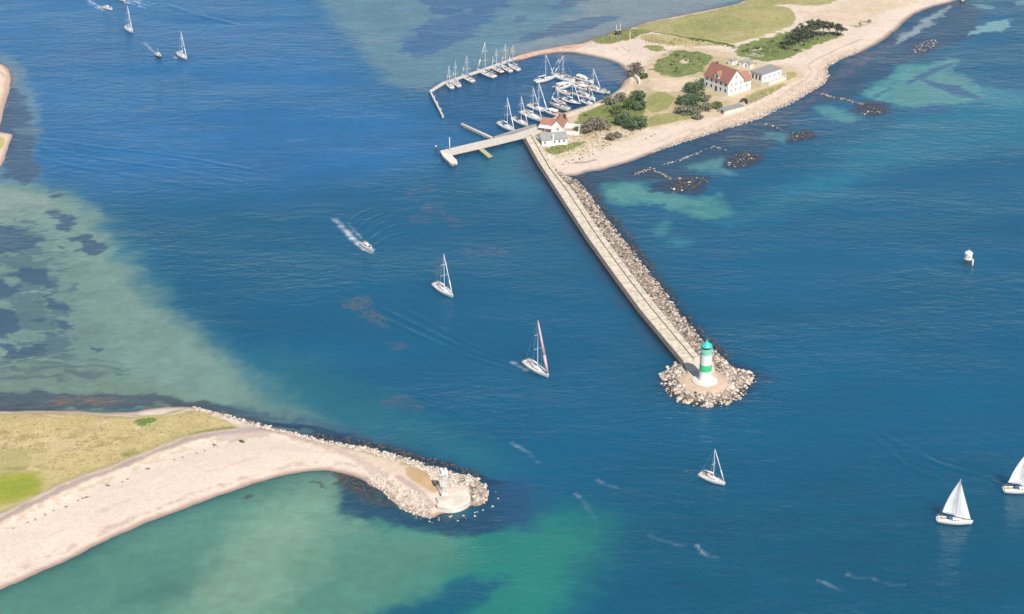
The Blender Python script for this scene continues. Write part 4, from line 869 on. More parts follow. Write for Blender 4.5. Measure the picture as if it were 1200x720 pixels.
o = W(645.8, 155.5, 1.4); I_ = empty('inn', o, R(-14), 'white gabled inn with red roof and white terrace wall behind the harbour office', 'inn')
gable_walls(4.4, 9.0, 2.5, 5.0, 'y').build('wall', M['white'], I_); gable_roof(4.4, 9.0, 2.5, 5.0, 'y', .25, .15).build('roof', M['roof2'], I_)
win(I_, 2.6, 0, 1.0, 1.0, 1.2, 'x', -1, 'greycanvas'); win(I_, 4.4, 3, .9, 1.0, 1.1, 'y', 1); win(I_, 4.4, 6, .9, 1.0, 1.1, 'y', 1)
MB().box(3.2,6.6,3.4,4.1,7.5,5.2).build('chimney', M['pile'], I_)
t_ = MB().box(4.404,.6,-.4,10.4,5.4,.35).build('terrace', M['paving'], I_)
MB().box(4.404,5.4,-.4,10.6,5.65,2.2).box(10.4,.6,-.4,10.65,5.39,2.0).box(4.404,.35,-.4,10.6,.595,1.0).build('terrace_wall', M['white'], t_)
# beached boat
# ------------------------------------------------------------------ trees and bushes
def leaf_cloud(center, rad, n, size, seed, flat=1.0, gaps=.25):
    r = np.random.RandomState(seed); V = []; F = []
    # clumps spread in the crown's volume, leaves spread about clumps
    nc = max(5, int(n/42)); cl = []
    while len(cl) < nc:
        p = r.uniform(-1, 1, 3)
        l = np.linalg.norm(p)
        if .25 < l < 1: cl.append(p*(.70+.34*r.rand()))
    for k in range(n):
        c_ = cl[r.randint(nc)]; p = c_+r.normal(0, .17, 3); p = np.array(center)+p*np.array(rad)
        if p[2] < .05: p[2] = .05+.2*r.rand()
        nrm = r.normal(0, 1, 3); nrm[2] = abs(nrm[2])+.3; nrm /= np.linalg.norm(nrm)
        u = np.cross(nrm, r.normal(0, 1, 3)); u /= np.linalg.norm(u)+1e-9; w_ = np.cross(nrm, u); s = size*(.6+.8*r.rand())
        i = len(V); V += [tuple(p+u*s), tuple(p+w_*s*.6), tuple(p-u*s), tuple(p-w_*s*.6)]; F.append((i,i+1,i+2,i+3))
    return V, F
def gz(px, py):
    p = W(px, py, 1.5); return Vector((p.x, p.y, float(island_z(np.array([p.x]), np.array([p.y]))[0])))
def bush(name, px, py, w, h, leaf, label, group, seed, n=500, cat='bush'):
    n = int(n*1.9)
    """px, py: foot of the plant"""
    p = gz(px, py); o = empty(name, p, 0, label, cat, group)
    V, F = leaf_cloud((0,0,h*.55), (w/2,w/2,h*.52), n, .34, seed)
    MB().add(V, F).build('crown', M[leaf], o)
    t_ = MB(); r = random.Random(seed)
    for k in range(4):
        a_ = r.uniform(0,6.3); t_.tube((.15*math.cos(a_),.15*math.sin(a_),-.3),(w*.22*math.cos(a_),w*.22*math.sin(a_),h*.6), .12, .04, 6)
    t_.build('trunk', M['bark'], o)
    return o
G1, G2, G3 = 'shrubs between the harbour and the beach', 'trees and shrubs beside the big white house', 'windbreak pines on the dune'
for k, (px, py, w, h, lf, lab) in enumerate((
    (690,155,7.5,4.2,'leaf_brown','brownish bush behind the inn, with bare lower twigs'), (704,152,7,4.4,'leaf_brown','tall brownish bush right of the inn'), (676,152,3.6,1.4,'leaf_mid','low bright green shrub against the inn terrace'),
    (731,148,7.5,4.6,'leaf_dark','dense dark green tree in the middle of the harbour thicket'), (743,152,7.5,4.6,'leaf_dark','broad blue green tree at the beach edge of the thicket'), (752,148,5,3.4,'leaf_mid','rounded green bush at the right end of the thicket'),
    (722,132,5.5,2.8,'leaf_mid','light green bush in the centre of the thicket'), (716,121,6,3.0,'leaf_grey','grey green bush beside the quay edge'), (727,117,6,3.2,'leaf_grey','larger grey green bush near the inner quay'), (746,116,6.5,3.4,'leaf_dark','dark bush at the top of the thicket beside the sandy yard'),
    (753,112,4.5,2.2,'leaf_mid','small green bush on the corner of the sandy yard'), (738,126,6,3.4,'leaf_mid','mid green bush below the dark upper bush'), (750,128,5,3.0,'leaf_dark','dark bush on the lawn side of the thicket'),
    (716,163,4,2.2,'leaf_brown','small brown bush at the back of the beach'), (724,160,3.4,1.8,'leaf_grey','small grey bush at the back of the beach'), (745,86,7.5,5.2,'leaf_brown','round brownish tree at the head of the harbour basin'), (753,90,4,2.4,'leaf_mid','green shrub under the round brownish tree'))):
    bush('bush', px, py, w, h, lf, lab, G1, 200+k, int(150+70*w))
for k, (px, py, w, h, lf, lab) in enumerate((
    (817,118,6.5,7.6,'leaf_dark','tallest dark tree at the left corner of the big house'), (811,125,6,5.0,'leaf_dark','dark tree in front of the tallest one by the big house'), (798,123,5,3.6,'leaf_dark','dark rounded bush at the left end of the house garden'), (801,133,7,3.0,'leaf_grey','grey green shrub at the garden corner on the beach side'),
    (815,133,6.5,3.0,'leaf_grey','grey green shrub in the middle of the garden edge'), (828,128,6,2.8,'leaf_grey','grey shrub in front of the house wall'), (840,126,4.5,2.2,'leaf_mid','low green shrub close to the concrete shed'), (826,119,5,3.0,'leaf_grey','pale shrub under the windows of the big house'), (818,138,4.5,1.8,'leaf_grey','low grey shrub nearest the beach below the house'), (808,108,5,4.0,'leaf_dark','dark bush behind the tallest tree, next to the lawn'))):
    bush('bush', px, py, w, h, lf, lab, G2, 240+k, int(170+75*w))
def pine(px, py, h, seed, lab):
    h *= 1.35; p = gz(px, py); r = random.Random(seed); o = empty('pine_tree', p, 0, lab, 'pine tree', G3)
    lean = r.uniform(.3, 1.0); t_ = MB(); top = Vector((lean, .3*lean, h*.8)); t_.tube((0,0,-.4), top*.55, .2, .15, 7); t_.tube(top*.55, top, .15, .06, 7)
    for k in range(5):
        f = r.uniform(.5,.95); a_ = r.uniform(0,6.3); b_ = top*f; t_.tube(b_, b_+Vector((1.6*math.cos(a_),1.6*math.sin(a_),.7)), .07, .03, 5)
    t_.build('trunk', M['bark'], o)
    V, F = leaf_cloud((lean,.3*lean,h*.78), (2.6,2.6,h*.26), 420, .36, seed); MB().add(V, F).build('crown', M['needle'], o)
for k, (px, py, h, lab) in enumerate(((921,59,3.8,'short pine at the lower left end of the windbreak'),(926,55,4.6,'second pine from the lower left end of the windbreak'),(932,54,5,None),(937,51,5.4,None),(943,50,5.4,None),(948,48,5.6,None),(953,47,5.6,None),(958,45,5.8,None),(964,43,5.6,'tall pine at the upper end of the dense windbreak'),(971,43,5,None),(978,42,4.2,'thin pine near the sandy end of the windbreak'),(984,42,3.2,'smallest sparse pine at the sandy end of the windbreak'),(930,48,4.4,None),(940,45,4.8,None),(950,41,5.0,None))):
    pine(px, py, h, 300+k, lab or 'dark wind bent pine inside the windbreak row on the dune')
tuft_v, tuft_f = leaf_cloud((0,0,.3), (.7,.7,.35), 60, .22, 5); tm = {}
for lf in ('leaf_mid','leaf_brown','leaf_grey'):
    tm[lf] = bpy.data.meshes.new('beach_plant'); tm[lf].from_pydata(tuft_v, [], tuft_f); tm[lf].materials.append(M[lf])
def tuft(px, py, s, zf, lab, grp, lf):
    p = W(px, py, 1.3); o = bpy.data.objects.new('beach_plant', tm[lf]); C.objects.link(o)
    o.location = (p.x, p.y, float(zf(np.array([p.x]), np.array([p.y]))[0])-.05); o.scale = (s*.52,)*3; o.rotation_euler = (0,0,rnd.uniform(0,6)); tag(o, lab, 'plant', grp)
for px, py, s in ((16,620,1),(33,613,1),(41,610,1.1),(53,604,1),(63,599,.9),(78,594,1.3),(92,587,1.0),(97,585,1),(102,583.5,1.5),(127,570,1.5),(143,565,1),(150,562,1.1),(173,550,1.7),(205,539,1),(214,536,.9),(231,531,1),(240,528,.9)):
    tuft(px, py, s, spit_z, 'small dark plant tuft on the sand at the foot of the dike track', 'plant tufts along the dike foot', 'leaf_grey')
tuft(284,518,2.3,spit_z,'bright green plant cushion on the sand near the end of the dike track',None,'leaf_mid')
for px, py, s in ((660,191,1.3),(663,188,1.5),(667,190,1.3),(671,187,1.5),(675,189,1.2),(679,186,1.6),(683,184,1.4),(690,182,1.3),(695,180,1.4),(703,176,1.2),(706,174,1.3),(757,162,1.3),(763,159,1.5),(768,157,1.3)):
    tuft(px, py, s, island_z, 'dark plant tuft on the bathing beach below the harbour thicket', 'plant tufts on the bathing beach', 'leaf_brown')
sv, sf_ = leaf_cloud((0,0,.45), (1.0,1.0,.6), 150, .26, 9); shm = []
for lf in ('leaf_mid','leaf_dark','leaf_grey'):
    me = bpy.data.meshes.new('low_shrub'); me.from_pydata(sv, [], sf_); me.materials.append(M[lf]); shm.append(me)
def shrubs(px, n, lab, grp, seed, smin=.5, smax=1.5):
    r = random.Random(seed)
    for x, y, z, s_ in sample_in(WP(px), n, island_z, smin, smax, None, seed):
        o = bpy.data.objects.new('low_shrub', r.choice(shm)); C.objects.link(o); o.location = (x, y, z-.1); o.scale = (s_,s_,s_*r.uniform(.6,1)); o.rotation_euler = (0,0,r.uniform(0,6)); tag(o, lab, 'shrub', grp)
shrubs([(862,62),(880,55),(915,46),(930,44),(985,42),(975,50),(935,62),(910,72),(885,75)], 44, 'low green shrub in the scrub around the windbreak pines', 'low scrub around the windbreak', 51)
shrubs([(766,76),(790,66),(822,67),(826,80),(808,90),(775,90)], 26, 'low green shrub on the overgrown oval behind the big house', 'low scrub on the overgrown oval', 52, .35, .95)
shrubs([(682,138),(707,126),(738,120),(754,126),(752,148),(700,152)], 26, 'low green undergrowth shrub inside the harbour thicket', 'undergrowth in the harbour thicket', 53, .5, 1.2)
shrubs([(808,49.5),(830,52.5),(857,58.5),(856,60),(828,54.5),(808,51)], 16, 'low hedge shrub along the track behind the dry field', 'hedge shrubs along the field track', 54, .5, .9)
shrubs([(995,33),(1015,27),(1026,29),(1004,37)], 9, 'low grey green dune shrub on the open sand beyond the pines', 'dune shrubs on the open sand', 55, .4, .8)
shrubs([(868,76),(882,74),(890,79),(878,84),(850,77)], 8, 'garden shrub around the small sheds behind the big house', 'garden shrubs behind the house', 56, .4, .8)
M['straw'] = leafmat('straw_grass', (.52,.42,.24), .3); M['olive'] = leafmat('olive_grass', (.30,.29,.13), .3)
LIME = W(12, 578, 1.5)
def grass(regions, label):
    V, F, MI = [], [], []; r = np.random.RandomState(77)
    for px, n, zf, pm, sz in regions:
        for x, y, z, s_ in sample_in(WP(px), n, zf, sz*.6, sz*1.4, (lambda a, b, c: math.hypot(a-LIME.x, (b-LIME.y)*.8) > 12), 60+n % 17):
            mi = int(r.rand() < pm)
            for k in range(3):
                a_ = r.rand()*6.28; dx, dy = math.cos(a_)*s_, math.sin(a_)*s_; i = len(V); l_ = r.normal(0, .3, 2)*s_
                V += [(x-dx*.5,y-dy*.5,z-.03),(x+dx*.5,y+dy*.5,z-.03),(x+dx*.6+l_[0],y+dy*.6+l_[1],z+s_*.75),(x-dx*.6+l_[0],y-dy*.6+l_[1],z+s_*.75)]; F.append((i,i+1,i+2,i+3)); MI.append(mi)
    me = bpy.data.meshes.new('grass'); me.from_pydata(V, [], F); me.materials.append(M['straw']); me.materials.append(M['olive']); me.polygons.foreach_set('material_index', MI)
    o = bpy.data.objects.new('grass', me); C.objects.link(o); tag(o, label, 'grass', None, 'stuff')
grass([([(-20,490),(120,490),(195,493),(240,483),(282,505),(220,518),(133,552),(33,595),(-20,618)], 1500, spit_z, .25, .27)], 'tussocky dry dune grass covering the southern spit')
grass([([(745,35),(802,21),(876,3),(960,-15),(966,8),(905,11),(930,24),(900,43),(857,55),(800,46)], 1300, island_z, .4, .28), ([(690,51),(730,34),(762,40),(745,46),(722,54)], 350, island_z, .8, .4), ([(750,46),(800,50),(850,58),(800,60),(755,54)], 350, island_z, .3, .4),
       ([(762,78),(790,65),(830,70),(824,88),(776,93)], 450, island_z, .9, .3), ([(862,62),(925,41),(985,42),(935,64),(888,76)], 600, island_z, .85, .34), ([(677,137),(740,118),(757,150),(707,155)], 350, island_z, .85, .3), ([(757,114),(792,119),(785,132),(827,140),(773,150),(757,153)], 260, island_z, .5, .26), ([(637,177),(686,171),(645,186)], 200, island_z, .9, .3), ([(668,160),(757,154),(720,172),(680,186),(645,186)], 350, island_z, .4, .4), ([(868,120),(925,100),(905,113),(880,125)], 160, island_z, .4, .35)], 'dune grass and lawn grass covering the island around the houses')
o = empty('rowing_boat', W(715.5, 161.5, 1.5), .5, 'small brown rowing boat with a white cover lying at the back of the beach', 'boat')

# ------------------------------------------------------------------ boats
def hull_mesh(L, Bm, fb, stern=.72, fine=1.0, n=16):
    """lofted hull, stern at x=-L/2, bow at +L/2; returns hull and deck builders"""
    V = []; F = []; m_ = 6
    for i in range(n+1):
        t = i/n; x = -L/2+L*t
        b = Bm/2*(stern+(1-stern)*math.sin(min(t/.45, 1)*math.pi/2))*(1 if t < .45 else max(.012, 1-((t-.45)/.55)**(2.1*fine)))
        zs = fb*(1+.22*(t-.35)**2*2.0+(.18*t)); rk = .06*L*(t**6)
        zk = -.45*math.sin(math.pi*min(1, t*.9+.08))
        for k in range(m_):
            q = k/(m_-1); yy = b*(1-(1-q)**2.2*1.0) if k else 0; zz = zk+(zs-zk)*(q**1.5)
            if k == 0: yy = 0
            V.append((x+rk*q-(.04*L*(1-q) if i == 0 else 0)*-1, yy, zz))
    N_ = len(V)
    V += [(x, -y, z) for x, y, z in V]
    for i in range(n):
        for k in range(m_-1):
            a_, b_, c_, d_2 = i*m_+k, (i+1)*m_+k, (i+1)*m_+k+1, i*m_+k+1
            F += [(a_,b_,c_,d_2), (N_+d_2,N_+c_,N_+b_,N_+a_)]
    F.append(tuple(range(m_))+tuple(N_+k for k in range(m_-1, 0, -1)))
    h = MB(); h.add(V, F)
    top = [V[i*m_+m_-1] for i in range(n+1)]; D = []; DF = []
    for x, y, z in top: D += [(x, y*.97, z-.03), (x, 0, z+.04), (x, -y*.97, z-.03)]
    for i in range(n): DF += [(3*i,3*i+3,3*i+4,3*i+1), (3*i+1,3*i+4,3*i+5,3*i+2)]
    DF = [f[::-1] for f in DF]
    dk = MB(); dk.add(D, DF)
    def half(x):
        t = min(max((x+L/2)/L, 0), 1)*n; i = min(int(t), n-1); f = t-i
        return top[i][1]*(1-f)+top[i+1][1]*f, top[i][2]*(1-f)+top[i+1][2]*f
    st = MB()   # boot stripe
    SV = []; SF = []
    for s in (1, -1):
        base = len(SV)
        for i in range(n+1):
            for k in (3, 4):
                x, y, z = V[i*m_+k]; z_ = .10 if k == 3 else .30
                t = i/n; q = ((z_-(-.45*math.sin(math.pi*min(1,t*.9+.08))))/(V[i*m_+5][2]-(-.45*math.sin(math.pi*min(1,t*.9+.08)))))**(1/1.5)
                bb = V[i*m_+5][1]; yy = bb*(1-(1-q)**2.2)+.012; SV.append((V[i*m_][0]+(V[i*m_+5][0]-V[i*m_][0])*q, s*yy, z_))
        for i in range(n): SF.append((base+2*i,base+2*i+2,base+2*i+3,base+2*i+1) if s < 0 else (base+2*i+1,base+2*i+3,base+2*i+2,base+2*i))
    st.add(SV, SF)
    return h, dk, half, st
def trunk_cabin(x0, x1, w0, w1, z, h, fr=.5):
    """cabin top with raked front (towards +x) and inward sides"""
    return MB().add([(x0,-w0/2,z),(x1,-w1/2,z),(x1,w1/2,z),(x0,w0/2,z),(x0,-w0/2*.85,z+h),(x1-fr,-w1/2*.8,z+h*.8),(x1-fr,w1/2*.8,z+h*.8),(x0,w0/2*.85,z+h)],
        [(0,1,5,4),(1,2,6,5),(2,3,7,6),(3,0,4,7),(4,5,6,7)])
def curved_sail(tack, clew, head, camber, side, nu=7, nv=9, roach=.0):
    a_, b_, c_ = Vector(tack), Vector(clew), Vector(head); V = []; F = []; nrm = (b_-a_).cross(c_-a_).normalized()*side
    for s in (0, 1):
        for j in range(nv):
            v = j/(nv-1)
            for i in range(nu):
                u = i/(nu-1); luff = a_.lerp(c_, v); leech = b_.lerp(c_, v)+(b_-a_)*(roach*math.sin(v*math.pi)); p = luff.lerp(leech, u)
                V.append(p+nrm*(camber*math.sin(u*math.pi)**.8*(1-v*.7)*math.sin(min(1, v*3+.3)*math.pi/2)+s*.02))
    for s in (0, 1):
        for j in range(nv-1):
            for i in range(nu-1):
                q = [s*nu*nv+j*nu+i, s*nu*nv+j*nu+i+1, s*nu*nv+(j+1)*nu+i+1, s*nu*nv+(j+1)*nu+i]; F.append(tuple(q if s else q[::-1]))
    return MB().add(V, F)
def place(stern, bow):
    a_, b_ = W(*stern), W(*bow); return (a_+b_)/2, math.atan2((b_-a_).y, (b_-a_).x), (b_-a_).length
def sailboat(stern, bow, label, group=None, hull='gel', mast=None, cover='bluecanvas', hood='bluecanvas', L=None, stripe='navy', sails=False, mizzen=False, genoa='sail', deck='deck', heel=0, boomdeg=0, furl=.12, cat='sailing boat', flip=False):
    if flip: stern, bow = bow, stern
    c_, hd_, l0 = place(stern, bow); L = (L or min(max(l0, 6.2), 12.5))*(1.12 if group and 'inner' in group else 1); B_ = L*.31 if L > 8 else L*.34; fb = .55+.045*L
    mh = mast or 1.28*L+.6
    o = empty('sailing_boat', c_, hd_, label, cat, group); o.rotation_euler = (heel, 0, hd_)
    h, dk, half, st = hull_mesh(L, B_, fb); ho = h.build('hull', M[hull], o, True); st.build('stripe', M[stripe], ho)
    dk.build('deck', M[deck], o, True)
    z1 = half(0)[1]
    ca = trunk_cabin(-L*.12, L*.26, B_*.60, B_*.34, z1-.02, .24+.026*L, L*.05).build('cabin', M['gel'], o, bevel=.05)
    g = MB()
    for s in (-1, 1):
        for k in range(3): x0 = -L*.07+k*L*.085; yy = B_*(.30-.022*k)*.96; g.add([(x0,s*yy*1.005,z1+.12),(x0+L*.055,s*(yy-.03)*1.005,z1+.12),(x0+L*.055,s*(yy-.04)*1.0,z1+.26),(x0,s*(yy-.01)*1.0,z1+.26),(x0,s*yy*.9,z1+.12),(x0+L*.055,s*yy*.9,z1+.12),(x0+L*.055,s*yy*.86,z1+.26),(x0,s*yy*.86,z1+.26)], [(0,1,2,3),(7,6,5,4),(0,4,5,1),(2,6,7,3),(1,5,6,2),(3,7,4,0)])
    g.build('window', M['glass'], ca)
    ck = MB().box(-L*.43,-B_*.2,z1-.05,-L*.125,B_*.2,z1+.055).build('cockpit', M['teak'], o)
    MB().box(-L*.43,-B_*.29,z1-.05,-L*.13,-B_*.205,z1+.3).box(-L*.43,B_*.205,z1-.05,-L*.13,B_*.29,z1+.3).box(-L*.455,-B_*.29,z1-.05,-L*.432,B_*.29,z1+.3).build('coaming', M['gel'], ck, bevel=.03)
    wh = MB(); wh.path([(-L*.33, .42*math.cos(k*math.pi/6), z1+.62+.42*math.sin(k*math.pi/6)) for k in range(13)], .025, 5); wh.tube((-L*.33,0,z1),(-L*.33,0,z1+.62), .06, n=6); wh.build('wheel', M['wire'], ck)
    sh = MB(); A_ = []
    for k in range(9):
        t = math.pi*k/8; A_.append((B_*.27*math.cos(t), z1+.2+(.95)*math.sin(t)**.7))
    V = [(-L*.15, y, z) for y, z in A_]+[(-L*.03, y*.95, z1+.25+(z-z1-.25)*.35) for y, z in A_]; sh.add(V, [(k,k+1,10+k,9+k) for k in range(8)])
    sh.build('sprayhood', M[hood], o)
    mx = L*.06; mo = MB(); mo.tube((mx,0,z1),(mx,0,mh), .105, .07, 8); mast_o = mo.build('mast', M['alu'], o)
    sp = MB()
    for f in ((.45,.72) if L > 8.5 else (.55,)):
        w_ = B_*.36*(1.15-f*.4)
        sp.tube((mx-.1,-w_,mh*f),(mx,0,mh*f+.05), .05, n=5); sp.tube((mx-.1,w_,mh*f),(mx,0,mh*f+.05), .05, n=5)
    sp.build('spreader', M['alu'], mast_o)
    rg = MB(); hb = half(mx)
    for s in (-1, 1): rg.path([(mx-.1, s*hb[0]*.95, hb[1]), (mx-.1, s*B_*.34, mh*.55), (mx, 0, mh*.97)], .02, 4)
    rg.tube((-L*.48,0,half(-L*.48)[1]), (mx,0,mh), .02, n=4); bx = L*.47+.02*L; bz = half(L*.48)[1]
    if sails: rg.tube((bx,0,bz),(mx,0,mh*.98), .02, n=4)
    rg.build('rigging', M['wire'], o)
    # pulpit, pushpit and guard rails
    rl = MB()
    for s in (-1, 1):
        P_ = [(x, s*half(x)[0]*.93, half(x)[1]+.62) for x in np.linspace(-L*.47, L*.46, 9)]; rl.path(P_, .018, 4)
        for x, y, z in P_: rl.tube((x,y,z-.64),(x,y,z), .016, n=4)
    rl.path([(-L*.47,-half(-L*.47)[0]*.93,half(-L*.47)[1]+.62),(-L*.47,half(-L*.47)[0]*.93,half(-L*.47)[1]+.62)], .02, 4); rl.build('guard_rail', M['wire'], o)
    bl = L*.40; ba = math.radians(boomdeg); be_ = (mx-bl*math.cos(ba), bl*math.sin(ba), z1+1.35)
    bo = MB().tube((mx-.1,0,z1+1.3), be_, .08, .07, 7).build('boom', M['alu'], o)
    if not sails:
        f_ = MB(); f_.tube((mx-.15,0,z1+1.5),(be_[0]+.2,be_[1],be_[2]+.14), .22, .11, 8); f_.build('sail_cover', M[cover], bo, True)
        fg = MB(); a_, b_ = Vector((bx-.05,0,bz+.35)), Vector((mx+.1,0,mh*.97)); fg.tube(a_, a_.lerp(b_,.35), furl*.9, furl*1.15, 8); fg.tube(a_.lerp(b_,.35), b_, furl*1.15, furl*.45, 8); fg.build('furled_genoa', M[genoa], o, True)
    else:
        curved_sail((mx-.08,0,z1+1.5), (be_[0],be_[1],be_[2]+.12), (mx-.05,0,mh*.985), L*.035, 1 if boomdeg > 0 else -1, roach=.12).build('mainsail', M['sail'], o, True)
        curved_sail((bx-.1,0,bz+.3), (mx-L*.06, math.sin(ba)*L*.28, z1+.8), (mx+.15,0,mh*.9), L*.05, 1 if boomdeg < 0 else -1).build('jib', M['sail'], o, True)
    if mizzen:
        xm = -L*.36; MB().tube((xm,0,z1),(xm,0,z1+mh*.58), .08, .06, 8).build('mizzen_mast', M['alu'], o); MB().tube((xm,0,z1+1.7),(xm-L*.2,0,z1+1.8), .14, .09, 7).build('mizzen_sail_cover', M[cover], o)
    return o
def motorboat(stern, bow, label, group=None, hull='gel', L=None, top='gel', canopy=None, fly=False, mast=0, cat='motor boat'):
    c_, hd_, l0 = place(stern, bow); L = (L or min(max(l0, 4.5), 12))*(1.15 if group and 'inner' in group else 1); B_ = L*.34 if L > 6 else L*.38; fb = .5+.07*L
    o = empty('motor_boat', c_, hd_, label, cat, group)
    h, dk, half, st = hull_mesh(L, B_, fb, .92, 1.15); ho = h.build('hull', M[hull], o, True); st.build('stripe', M['navy'], ho); dk.build('deck', M['deck'], o, True)
    z1 = half(0)[1]
    MB().box(-L*.46,-B_*.34,z1-.1,-L*.1,B_*.34,z1+.07).build('cockpit', M['teak'], o)
    ca = trunk_cabin(-L*.12, L*.3, B_*.72, B_*.42, z1-.05, .45+.035*L, L*.1).build('cabin', M[top], o, bevel=.06)
    hh = .45+.035*L
    MB().add([(L*.31,-B_*.20,z1+.12),(L*.31,B_*.20,z1+.12),(L*.225,B_*.17,z1+hh*.75),(L*.225,-B_*.17,z1+hh*.75)], [(0,1,2,3)]).build('windscreen', M['glass'], ca)
    for s in (-1, 1): MB().add([(-L*.08,s*(B_*.355),z1+.2),(L*.16,s*B_*.262,z1+.2),(L*.13,s*B_*.245,z1+hh*.66),(-L*.08,s*(B_*.325),z1+hh*.75)], [(0,1,2,3) if s < 0 else (3,2,1,0)]).build('window', M['glass'], ca)
    if fly or canopy:
        ca2 = trunk_cabin(-L*.36, L*.08, B_*.66, B_*.5, z1+hh*.9, .55, L*.05).build('canopy', M[canopy or 'gel'], o, bevel=.06)
        g = MB()
        for x0 in (-L*.34, L*.02):
            for s in (-1, 1): g.tube((x0,s*B_*.3,z1),(x0,s*B_*.3,z1+hh*.92), .04, n=5)
        g.build('canopy_frame', M['wire'], o)
    MB().box(-L*.52,-.22,-.2,-L*.465,.22,z1+.2).build('outboard_engine', M['dark'], o, bevel=.05)
    rl = MB()
    for s in (-1, 1):
        P_ = [(x, s*half(x)[0]*.9, half(x)[1]+.5) for x in np.linspace(0, L*.46, 6)]; rl.path(P_, .02, 4)
        for x, y, z in P_: rl.tube((x,y,z-.52),(x,y,z), .018, n=4)
    rl.build('bow_rail', M['wire'], o)
    if mast: MB().tube((-L*.05,0,z1+hh*.8),(-L*.1,0,z1+mast), .06, .04, 6).build('mast', M['alu'], o)
    return o
# under way
U = 'boats under way in the channel'
sailboat((509.5,335.5),(530,350), 'white sailing yacht motoring past floating weed, bare mast and white furled genoa', U, L=10.8, mast=13.4, cover='sail', hood='greycanvas', furl=.14)
sailboat((617,427.5),(640,442.5), 'white yacht with half furled reddish genoa and a long wake', U, L=11.0, mast=16.4, cover='sail', hood='greycanvas', genoa='pinksail', furl=.40)
sailboat((820,558.5),(848,569.5), 'small white yacht with bare mast below the lighthouse', U, L=7.4, mast=9.6, cover='sail', hood='tancanvas', furl=.12)
sailboat((1098,611.5),(1136,615), 'white sloop with mainsail and jib set, nearer to the lighthouse side', U, L=8.4, mast=12.6, sails=True, boomdeg=14, stripe='navy', deck='deck')
sailboat((1173,577),(1216,577), 'white sloop with both sails set at the right edge of the water', U, L=8.6, mast=11.6, sails=True, boomdeg=14, stripe='red')
sailboat((208,63.5),(220,72), 'white yacht with tall bare mast, the one furthest right in the upper channel', U, L=9.6, mast=11.9, cover='sail', hood='tancanvas', furl=.12)
sailboat((147.5,32.5),(156,41), 'white yacht seen nearly bow on with bare mast in the upper channel', U, L=9.6, mast=12.0, cover='sail', hood='greycanvas', furl=.14)
motorboat((423.5,286),(437,296.5), 'white open motor boat trailing a foaming wake in mid channel', U, L=6.8, canopy=None)
motorboat((182,62.5),(190,71.5), 'small dark sided motor boat with stub mast between two yachts', U, hull='pile', L=6.4, mast=3.0)
motorboat((119.5,9),(133,13.5), 'white cabin motor boat with foaming wake near the upper edge', U, L=7.0)
motorboat((148,2.5),(135,-.5), 'white motor boat at the very top heading left with spreading wake', U, L=7.4, canopy='tancanvas')
sailboat((1129,-2.6),(1127,4), 'cream hulled boat anchored off the sandy point at the top edge', None, hull='cream', L=8.0, cover='tancanvas', hood='tancanvas', stripe='dark')
# along the northern jetty
J = 'boats moored along the northern harbour jetty'
sailboat((531,107),(523,97), 'white yacht moored outermost on the northern jetty', J, L=8.6, mast=9.2, cover='sail')
sailboat((539,104.5),(530,95.5), 'white yacht moored second from the outer end of the northern jetty', J, L=8.8, mast=10.4, hood='greycanvas', cover='sail')
sailboat((555.5,98.5),(541,90.5), 'white yacht lying alone between the outer pair and the big ketch', J, L=9.4, mast=10.6, cover='bluecanvas')
sailboat((581,93.5),(559,84.5), 'large cream two masted ketch at the middle of the northern jetty', J, hull='cream', L=11.8, mast=14.4, mizzen=True, furl=.2, cover='tancanvas')
sailboat((590.5,88.5),(575,79.5), 'red hulled sailing boat next to the big ketch', J, hull='red', L=9.2, mast=9.6, stripe='red', cover='sail')
sailboat((600,87),(586.5,78.5), 'white yacht right behind the red hulled boat', J, L=9.2, mast=11.8, cover='bluecanvas')
sailboat((609,85),(595,77.5), 'white yacht moored nearest the stony causeway', J, L=9.0, mast=10.6, hood='tancanvas', cover='sail')
# inner berths
N = 'boats in the inner harbour berths'
sailboat((585,146.5),(602,155.8), 'white yacht lying closest to the pier with spreaders showing', N, L=9.8, mast=13.0, cover='sail', furl=.15)
sailboat((601.5,141),(618,149.8), 'slim white yacht second from the pier in the berths', N, L=9.2, mast=11.6, cover='bluecanvas')
sailboat((612,134),(634.5,144), 'largest white yacht in the inner berths, in front of the boathouse', N, L=11.4, mast=13.2, cover='sail', hood='greycanvas')
sailboat((621,126.5),(639,132.5), 'white yacht with white furled genoa behind the largest one', N, L=9.4, mast=11.6, furl=.17, cover='tancanvas')
motorboat((655,137.5),(635,130.5), 'long white motor cruiser under a white canopy beside the boathouse', N, L=8.4, canopy='sail')
sailboat((628,98),(648,93), 'white yacht lying alone in the middle of the harbour basin', N, L=9.0, mast=11.4, cover='sail', furl=.14, stripe='navy')
sailboat((667,131),(645,124), 'tan decked sailing boat berthed just below the quay bend', N, L=9.4, mast=9.6, deck='teak', cover='tancanvas')
sailboat((660,124),(648,118.5), 'small sailing boat with short mast squeezed behind the tan decked one', N, L=7.2, mast=7.6)
sailboat((659,118),(680,125.5), 'dark sided white decked yacht in the middle of the quay row', N, hull='navy', L=9.2, mast=10.0, stripe='gel', furl=.16, cover='sail')
motorboat((651,106.5),(672,100), 'big broad white motor yacht in the centre of the berths', N, L=9.6, fly=True)
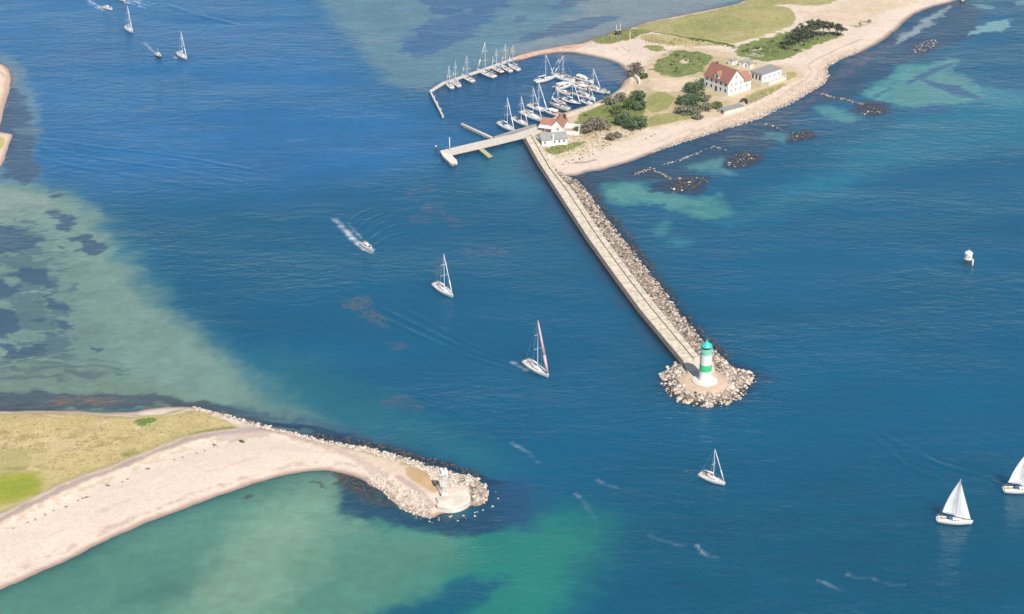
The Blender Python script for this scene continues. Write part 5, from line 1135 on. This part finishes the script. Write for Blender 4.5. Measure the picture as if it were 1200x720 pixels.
sailboat((671,96.8),(651,92.4), 'white yacht with tall mast on the outer side of the berths', N, L=9.0, mast=10.8, cover='tancanvas', furl=.15)
sailboat((664,92.6),(648,89.2), 'smaller yacht behind the tall masted one on the outer side', N, L=7.4, mast=8.0)
motorboat((674,93),(695,99.5), 'white motor cruiser on the far side of the berths', N, L=8.6, canopy='gel')
sailboat((684,101),(703.5,108), 'white sailing boat nearest the head of the basin', N, L=8.8, mast=9.0, cover='sail')
motorboat((674,112),(697,119.5), 'white motor cruiser with blue canopy lying along the quay', N, L=9.2, canopy='greycanvas')
motorboat((701,107),(715,111.5), 'small tan boat at the quay corner below the bushes', N, hull='cream', top='tancanvas', L=5.4)
motorboat((686,106.5),(674,103.5), 'white day boat moored in the gap between the two rows of berths', N, L=6.4, canopy='sail')
motorboat((668,112.5),(654,109), 'small white cabin boat tucked behind the big motor yacht', N, L=6.0)
sailboat((682,120.5),(697,126), 'white sailing boat with blue sail cover lying lengthwise at the quay', N, L=7.6, mast=8.6)
motorboat((690,105.5),(707,110.5), 'white motor boat with tan canopy between the rows of berths', N, L=7.2, canopy='tancanvas')
motorboat((676,99),(688,103.5), 'short white cabin boat on the far row of berths', N, L=6.2)
h, dk, half, st = hull_mesh(3.8, 1.5, .55, .8)
rb = [b for b in C.objects if b.name == 'rowing_boat'][0]; h.build('hull', M['teak'], rb, True); MB().box(-1.1,-.55,.35,.9,.55,.75).build('cover', M['sail'], rb, bevel=.1)

# ------------------------------------------------------------------ summer haze
hb = MB().box(-26000,-26000,-2.5,26000,26000,246)
hm = bpy.data.materials.new('summer_haze'); hm.use_nodes = True; hn = hm.node_tree
hn.nodes.remove(hn.nodes['Principled BSDF'])
pv = hn.nodes.new('ShaderNodeVolumePrincipled'); pv.inputs['Color'].default_value = (.86,.92,1,1); pv.inputs['Density'].default_value = HAZE; pv.inputs['Anisotropy'].default_value = 0.0
hn.links.new(pv.outputs[0], [n for n in hn.nodes if n.type == 'OUTPUT_MATERIAL'][0].inputs['Volume'])
ho_ = hb.build('haze', hm); ho_['kind'] = 'stuff'
